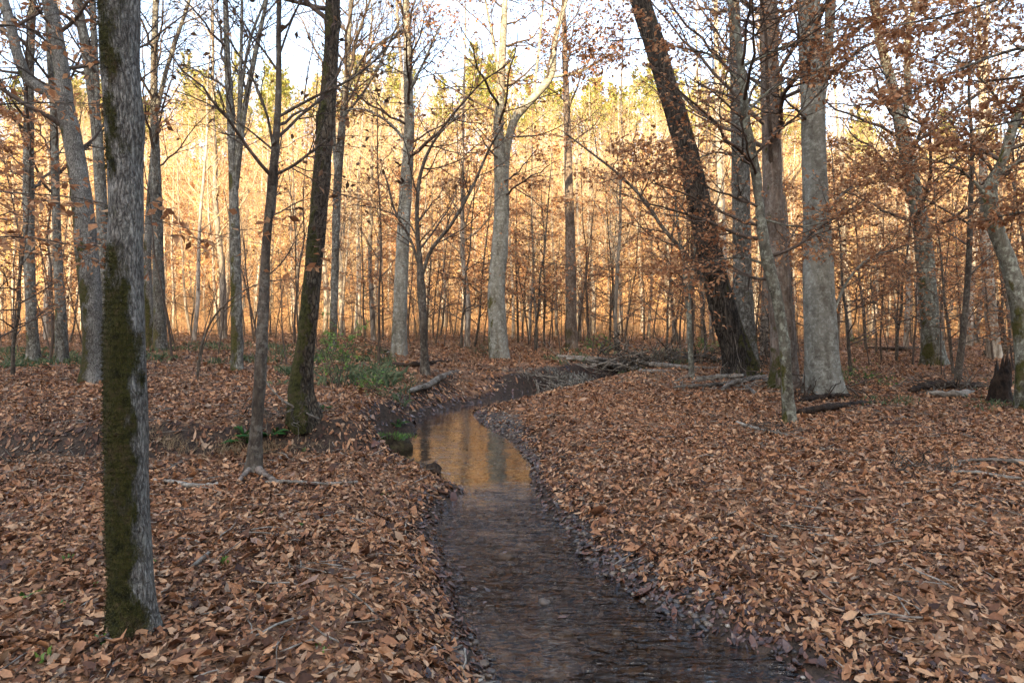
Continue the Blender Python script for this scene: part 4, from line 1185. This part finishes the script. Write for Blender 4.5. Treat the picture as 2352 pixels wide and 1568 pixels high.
tangle('brush', 'thin sticks strewn over the pile in front of the dark leaning trunk', 1650, 884, 230, 18, ground_hit(1650, 892), 60, .010, 'dead_wood', 'brush', 58, (0, 0, 0), .45, 'stuff')
tangle('brush', 'dark crumbled wood and sticks around the foot of the big pale beech', 1905, 915, 150, 14, ground_hit(1905, 918), 60, .012, 'rotten_wood', 'brush', 59, (0, 0, 0), .3, 'stuff')
tangle('brush', 'heap of dark sticks over the rotten wood under the leaning sapling', 2165, 886, 190, 26, ground_hit(2165, 896), 80, .012, 'bark_dark', 'brush', 60, (0, 0, 0), .5, 'stuff')
tangle('brush', 'dark debris in the hollow of the right bank', 2120, 1075, 170, 16, ground_hit(2120, 1085), 50, .006, 'bark_dark', 'brush', 61, (0, 0, 0), .12, 'stuff')
tangle('brush', 'dark twigs and roots along the foot of the left bank beside the fallen branch', 640, 950, 170, 40, ground_hit(640, 985), 80, .006, 'bark_dark', 'brush', 62, (0, 0, 0), .3, 'stuff')
tangle('brush', 'dark twigs caught along the low bank left of the near mossy trunk', 110, 1060, 260, 36, ground_hit(110, 1070), 60, .005, 'bark_dark', 'brush', 63, (0, 0, 0), .25, 'stuff')
tangle('brush', 'bleached and dark sticks in the debris around the long grey log', 1450, 838, 300, 22, 19., 80, .016, 'dead_wood', 'brush', 64, (0, 0, 0), .7, 'stuff')
# roots at the foot of the thin dark tree and the near mossy tree
stick('surface_root', 'bare root snaking right from the foot of the thin dark tree', [(588, 1078, 16), (610, 1095, 13), (640, 1112, 9)], 'bark_brown', 'root')
stick('surface_root', 'bare root curling left from the foot of the thin dark tree', [(580, 1078, 14), (560, 1095, 11), (545, 1112, 8)], 'bark_brown', 'root')
stick('fallen_branch', 'short dark stick lying against the foot of the near mossy trunk', [(230, 1480, 10), (270, 1462, 12), (320, 1455, 9)], 'bark_dark')


def twigs_stuff():
    rng = np.random.default_rng(66)
    x, y = wedge(5200, 1.6, 18, rng=rng)
    z, sd = H(x, y, True)
    k = sd > .15
    x, y, z = x[k], y[k], z[k]
    B = len(x)
    L = rng.uniform(.06, .38, B)
    a = rng.random(B) * 6.28
    s = np.linspace(-.5, .5, 4)
    P = np.stack([x, y, z + .03], -1)[:, None] + np.stack([np.cos(a), np.sin(a), rng.normal(0, .12, B)], -1)[:, None] * (L[:, None] * s)[..., None]
    P = P + rng.normal(0, .02, P.shape) * L[:, None, None]
    R = np.repeat(rng.uniform(.0015, .006, B)[:, None], 4, 1) * np.array([1, .95, .8, .5])
    g = Geo()
    tubes(g, P, R, 5, True)
    return tag(g.obj('twigs', M['dead_wood']), 'small broken twigs strewn among the fallen leaves', 'twigs', kind='stuff')


twigs_stuff()


# ------------------------------------------------------------------ stones and clods
def stone(name, label, px, py, w, h, mat, cat='stone', seed=1, dep=.8, d=None, water=False):
    d = d or (wp(px, py)[1] if water else ground_hit(px, py))
    c = pt(px, py, d)
    c[2] = (WL - .02) if water else float(H(c[0], c[1])) - .01
    a = w * d / F * .5
    hz = h * d / F
    th, ph = np.meshgrid(np.linspace(0, 2 * np.pi, 24, endpoint=False), np.linspace(-np.pi / 2, np.pi / 2, 14))
    v = np.stack([np.cos(ph) * np.cos(th) * a, np.cos(ph) * np.sin(th) * a * dep, np.sin(ph) * hz * .6 + hz * .35], -1)
    v = v * (1 + .28 * vnoise(v / a * 1.6 + seed * 3.7, seed) + .12 * vnoise(v / a * 5 + seed, seed + 1))[..., None] + c
    i = np.arange(13)[:, None] * 24 + np.arange(24)
    j = np.arange(13)[:, None] * 24 + (np.arange(24) + 1) % 24
    g = Geo()
    g.add(v, np.stack([i, j, j + 24, i + 24], -1).reshape(-1, 4))
    return tag(g.obj(name, mat if not isinstance(mat, str) else M[mat], origin=c), label, cat), c, a, hz


stone('clod', 'round black clod standing out of the pool', 996, 1086, 40, 30, 'rotten_wood', 'clod', 3, water=True)
cl, c, a, hz = stone('bank_clump', 'dark earth clump tufted with moss and grass on the left edge of the pool', 905, 1024, 78, 46, 'soil', 'bank clump', 5, .8, d=wp(908, 1030)[1])
for i, (px, py, w, lab) in enumerate([(1528, 1354, 22, 'pale rounded stone on the right shingle by the water'), (1250, 1382, 30, 'pale stone under the shallow ripples in mid stream'), (990, 1508, 26, 'tan stone among the leaves on the near left shore'), (1115, 1580, 34, 'flat pale stone at the waterline by the bottom edge'), (1432, 1312, 14, 'small tan stone where the leaves meet the right shingle'), (1262, 960, 12, 'grey stone at the tail of the far gravel spit')]):
    stone('stone', lab, px, py, w, w * .6, M['pebble'] if i % 2 else bark_mat('pale_stone', (.25, .21, .16), (.50, .45, .37), (8, 8, 8), .3), 'stone', 11 + i, .75, water=(i == 1))


# ------------------------------------------------------------------ green plants
def blades(g, base, n, L, spread, rng, w=.05):
    p = base + rng.normal(0, 1, (n, 3)) * np.array([spread, spread, 0])
    d = unit(rng.normal(0, .45, (n, 3)) + np.array([0, 0, 1.]))
    l = L * rng.uniform(.5, 1.2, n)
    s = unit(np.cross(d, rng.normal(0, 1, (n, 3))))
    ww = (l * w)[:, None]
    tip = p + d * l[:, None] * .95 + np.column_stack([d[:, :2], 0 * l]) * l[:, None] * .45 - np.array([0, 0, .12]) * l[:, None]
    mid = p + d * l[:, None] * .55
    v = np.stack([p - s * ww * .5, p + s * ww * .5, mid + s * ww * .5, mid - s * ww * .5, tip], 1)
    o = (np.arange(n) * 5)[:, None, None]
    g.add(v, (np.array([[0, 1, 2, 3]])[None] + o).reshape(-1, 4), (np.array([[3, 2, 4]])[None] + o).reshape(-1, 3))


def fern(label, px, py, hpx, n, seed, name='fern'):
    rng = np.random.default_rng(seed)
    d = ground_hit(px, py)
    b = pt(px, py, d)
    b[2] = float(H(b[0], b[1]))
    L0 = hpx * d / F * 1.15
    root = thing(name, label, 'fern', b)
    for i in range(n):
        a = i / n * 6.28 + rng.normal(0, .3)
        el = rng.uniform(.55, 1.25)
        s = np.linspace(0, 1, 16)
        L = L0 * rng.uniform(.75, 1.15)
        hd = np.array([math.cos(a), math.sin(a), 0])
        P = b + hd * (L * s * math.cos(el))[:, None] + np.array([0, 0, 1.]) * (L * (s * math.sin(el) - .45 * s ** 2.2))[:, None]
        g = Geo()
        tubes(g, P[None], (.0035 * (1 - .7 * s))[None], 4)
        T = unit(np.gradient(P, axis=0))
        side = unit(np.cross(T, np.array([0, 0, 1.])))
        for sg in (-1, 1):
            for e in (0, .5):
                k = np.arange(3, 15)
                ps = P[k] + (P[k + 1] - P[k]) * e
                ll = L * .26 * np.sin(np.clip(s[k] * 1.02, 0, 1) * np.pi * .93 + .2) + .004
                dr = side[k] * sg + T[k] * .45 + rng.normal(0, .08, (12, 3)) - np.array([0, 0, .15])
                leaf_cards(g, ps, dr, np.tile(np.array([0, 0, 1.]), (12, 1)), ll, ll * .15, .1)
        g.obj('frond', M['fern'], root, smooth=False)
    return root


fern('lush green fern left of the foot of the thin dark tree', 568, 1018, 60, 10, 1)
fern('green fern arching out right of the thin dark tree', 622, 1008, 46, 7, 2)
fern('small fern hanging from the mossy clump at the pool edge', 912, 985, 34, 6, 3)
fern('low fern at the foot of the moss crusted leaning trunk', 745, 945, 26, 6, 4)


def bush(name, label, px, py, wpx, hpx, n, ls, mat, seed, stems=5, cat='shrub', d=None):
    rng = np.random.default_rng(seed)
    d = d or ground_hit(px, py)
    b = pt(px, py, d)
    b[2] = float(H(b[0], b[1]))
    Hh, Ww = hpx * d / F, wpx * d / F * .5
    root = thing(name, label, cat, b)
    D = unit(rng.normal(0, 1, (stems, 3)) * np.array([Ww, Ww, .1]) + np.array([0, 0, Hh * .9]))
    s = np.linspace(0, 1, 8)
    P = b + rng.normal(0, .03, (stems, 1, 3)) * [1, 1, 0] + D[:, None] * (Hh * rng.uniform(.7, 1.1, (stems, 1)) * s)[..., None]
    R = np.tile(.008 * (1 - .7 * s), (stems, 1))
    gt, gf = Geo(), Geo()
    tubes(gt, P, R, 5)
    P1, R1 = spawn(P, R, 6, 6, .25, 1., 0, .9, .6, .1, .6, .06, .002, rng, absl=Ww * .75)
    tubes(gt, P1, R1, 4)
    P2, R2 = spawn(P1, R1, 4, 4, .3, 1., .5, .7, .7, 0, .8, .06, .0015, rng)
    tubes(gt, P2, R2, 3)
    twig_leaves(gf, P2, max(1, n // len(P2)), ls, .15, rng)
    gt.obj('stem', M['twig'], root)
    gf.obj('foliage', M[mat], root, smooth=False)
    return root


bush('green_shrub', 'leafy green shrub right of the moss crusted leaning trunk', 778, 895, 120, 150, 520, .06, 'green_bright', 1, 6)
bush('green_shrub', 'low green shrub on the bank between the leafy shrub and the pool', 868, 905, 80, 42, 240, .045, 'green_bright', 2)
bush('green_shrub', 'low green plant on the leaves right of the big pale beech', 1985, 888, 120, 46, 420, .05, 'green', 3, 6)
bush('green_shrub', 'green tuft beside the foot of the straight brownish trunk', 1375, 812, 70, 34, 300, .08, 'green', 4)
bush('green_shrub', 'green tuft between the lichened sapling and the leaning trunk', 1625, 812, 50, 36, 260, .08, 'green', 5)
bush('green_shrub', 'small green tuft by the distant dark log on the right', 1985, 798, 60, 26, 220, .08, 'green', 6)
bush('green_shrub', 'dark green tuft at the left foot of the central beech', 1110, 820, 44, 30, 200, .07, 'green_dull', 7)

rng = np.random.default_rng(5)
g = Geo()
for (a0, a1, b0, b1, n, L) in [(330, 640, 805, 850, 200, .2), (640, 900, 810, 900, 300, .2), (0, 250, 815, 860, 200, .2), (860, 960, 880, 930, 60, .12), (900, 1060, 860, 920, 40, .12), (1900, 2100, 850, 910, 60, .12), (2250, 2352, 850, 930, 40, .12), (1250, 1650, 800, 830, 120, .2)]:
    for i in range(n):
        px, py = rng.uniform(a0, a1), rng.uniform(b0, b1)
        d = 1.4 / ((py - HY) / F + .013)
        x = (px - CX) * d / F
        z, sd = H(np.array([x]), np.array([d]), True)
        if sd[0] < .2 or n2(np.array([x]), np.array([d]), .8, 71)[0] < -.1:
            continue
        blades(g, np.array([x, d, float(z[0])]), 9, L, .10, rng, .16)
tag(g.obj('undergrowth', M['green_dull']), 'dull green low undergrowth on the flat left of the stream', 'undergrowth', kind='stuff')
g = Geo()
for px, py, n, L in [(545, 1035, 60, .16), (600, 1040, 60, .14), (640, 1030, 50, .13), (390, 1030, 60, .16), (500, 1045, 40, .14), (1480, 872, 40, .16), (1440, 880, 40, .16), (700, 1030, 30, .12), (350, 1010, 50, .16), (1800, 980, 20, .1)]:
    for j in range(6):
        ppx, ppy = px + rng.normal(0, 22), py + rng.normal(0, 7)
        d = ground_hit(ppx, ppy)
        b = pt(ppx, ppy, d)
        b[2] = float(H(b[0], b[1]))
        blades(g, b, n // 3, L, .06, rng, .035)
tag(g.obj('dry_grass', M['straw'], smooth=False), 'tufts of dry straw-coloured grass on the left bank', 'dry grass', kind='stuff')
g = Geo()
for px, py in [(155, 1290), (100, 1520), (60, 1380), (250, 1475), (345, 1300), (205, 1360), (740, 1490), (515, 1300), (690, 1210), (880, 1140), (585, 1185), (1160, 830), (140, 1400), (700, 1040)]:
    d = ground_hit(px, py)
    b = pt(px, py, d)
    b[2] = float(H(b[0], b[1])) + .01
    blades(g, b, int(rng.integers(4, 9)), rng.uniform(.03, .06), .02, rng, .3)
tag(g.obj('sprouts', M['green']), 'small green sprouts poking through the fallen leaves', 'sprouts', kind='stuff')
g = Geo()
x, y = wedge(15000, 14, 66, rng=rng)
z, sd = H(x, y, True)
k = sd > 1.
base = np.stack([x, y, z], -1)[k]
B = len(base)
Ls = rng.uniform(.25, 1.1, B) * (1 + 1.2 * ss(30, 60, base[:, 1]))
s = np.linspace(0, 1, 4)
D = unit(rng.normal(0, .16, (B, 3)) + np.array([0, 0, 1.]))
P = base[:, None] + D[:, None] * (Ls[:, None] * s)[..., None] + rng.normal(0, .015, (B, 4, 3))
tubes(g, P, (np.linspace(1, .5, 4)[None] * rng.uniform(.002, .005, (B, 1)) * (1 + 1.5 * ss(25, 60, base[:, 1]))[:, None]), 3)
P1, R1 = spawn(P, np.full(P.shape[:2], .003), 2, 3, .4, .95, .4, .6, .8, .05, 0, .05, .0018, rng)
tubes(g, P1, R1, 3)
tag(g.obj('weeds', M['weed']), 'thin dead stems and weeds standing on the flat beyond the stream', 'weeds', kind='stuff')
g = Geo()
bc = np.array(c) + np.array([0, 0, hz * .85])
for j in range(26):
    blades(g, bc + rng.normal(0, 1, 3) * np.array([a * .6, a * .4, .0]), 12, .09, .03, rng, .06)
cl_g = g.obj('tuft', M['green'], cl, origin=tuple(cl.location), smooth=False)

# ------------------------------------------------------------------ light, sky, camera
SUN_EL, SUN_ROT = 21.0, 194.0
world = bpy.data.worlds.new('World')
bpy.context.scene.world = world
world.use_nodes = True
nt = world.node_tree
N = NT(nt)
bg = nt.nodes['Background']
sky = N.n('ShaderNodeTexSky', sky_type='NISHITA', sun_disc=False, sun_elevation=math.radians(SUN_EL), sun_rotation=math.radians(SUN_ROT), air_density=1.0, dust_density=2.5, ozone_density=1.0)
hs = N.n('ShaderNodeHueSaturation', {'Saturation': .78, 'Color': sky.outputs[0]})
nt.links.new(hs.outputs[0], bg.inputs[0])
bg.inputs[1].default_value = .138
sl_ = bpy.data.lights.new('sun', 'SUN')
sl_.energy = 4.3
sl_.angle = math.radians(.5)
sl_.color = (1.0, .76, .46)
so = bpy.data.objects.new('sun', sl_)
C.objects.link(so)
az = math.radians(SUN_ROT)
el = math.radians(SUN_EL)
sd_ = Vector((math.sin(az) * math.cos(el), math.cos(az) * math.cos(el), math.sin(el)))
so.rotation_euler = sd_.to_track_quat('Z', 'Y').to_euler()
so.location = sd_ * 100

cam = bpy.data.cameras.new('camera')
cam.sensor_width = 36
cam.lens = 24
cam.shift_y = -(784.0 - HY) / 2352.0
cam.clip_end = 2000
cam.clip_start = .05
co = bpy.data.objects.new('camera', cam)
C.objects.link(co)
co.location = (0, 0, CAMZ)
co.rotation_euler = (math.pi / 2, 0, 0)
sc = bpy.context.scene
sc.camera = co
sc.view_settings.view_transform = 'Standard'
sc.view_settings.look = 'None'
sc.view_settings.exposure = 2.55
sc.cycles.max_bounces = 8
sc.cycles.diffuse_bounces = 3
sc.cycles.transparent_max_bounces = 8
sc.cycles.use_denoising = True
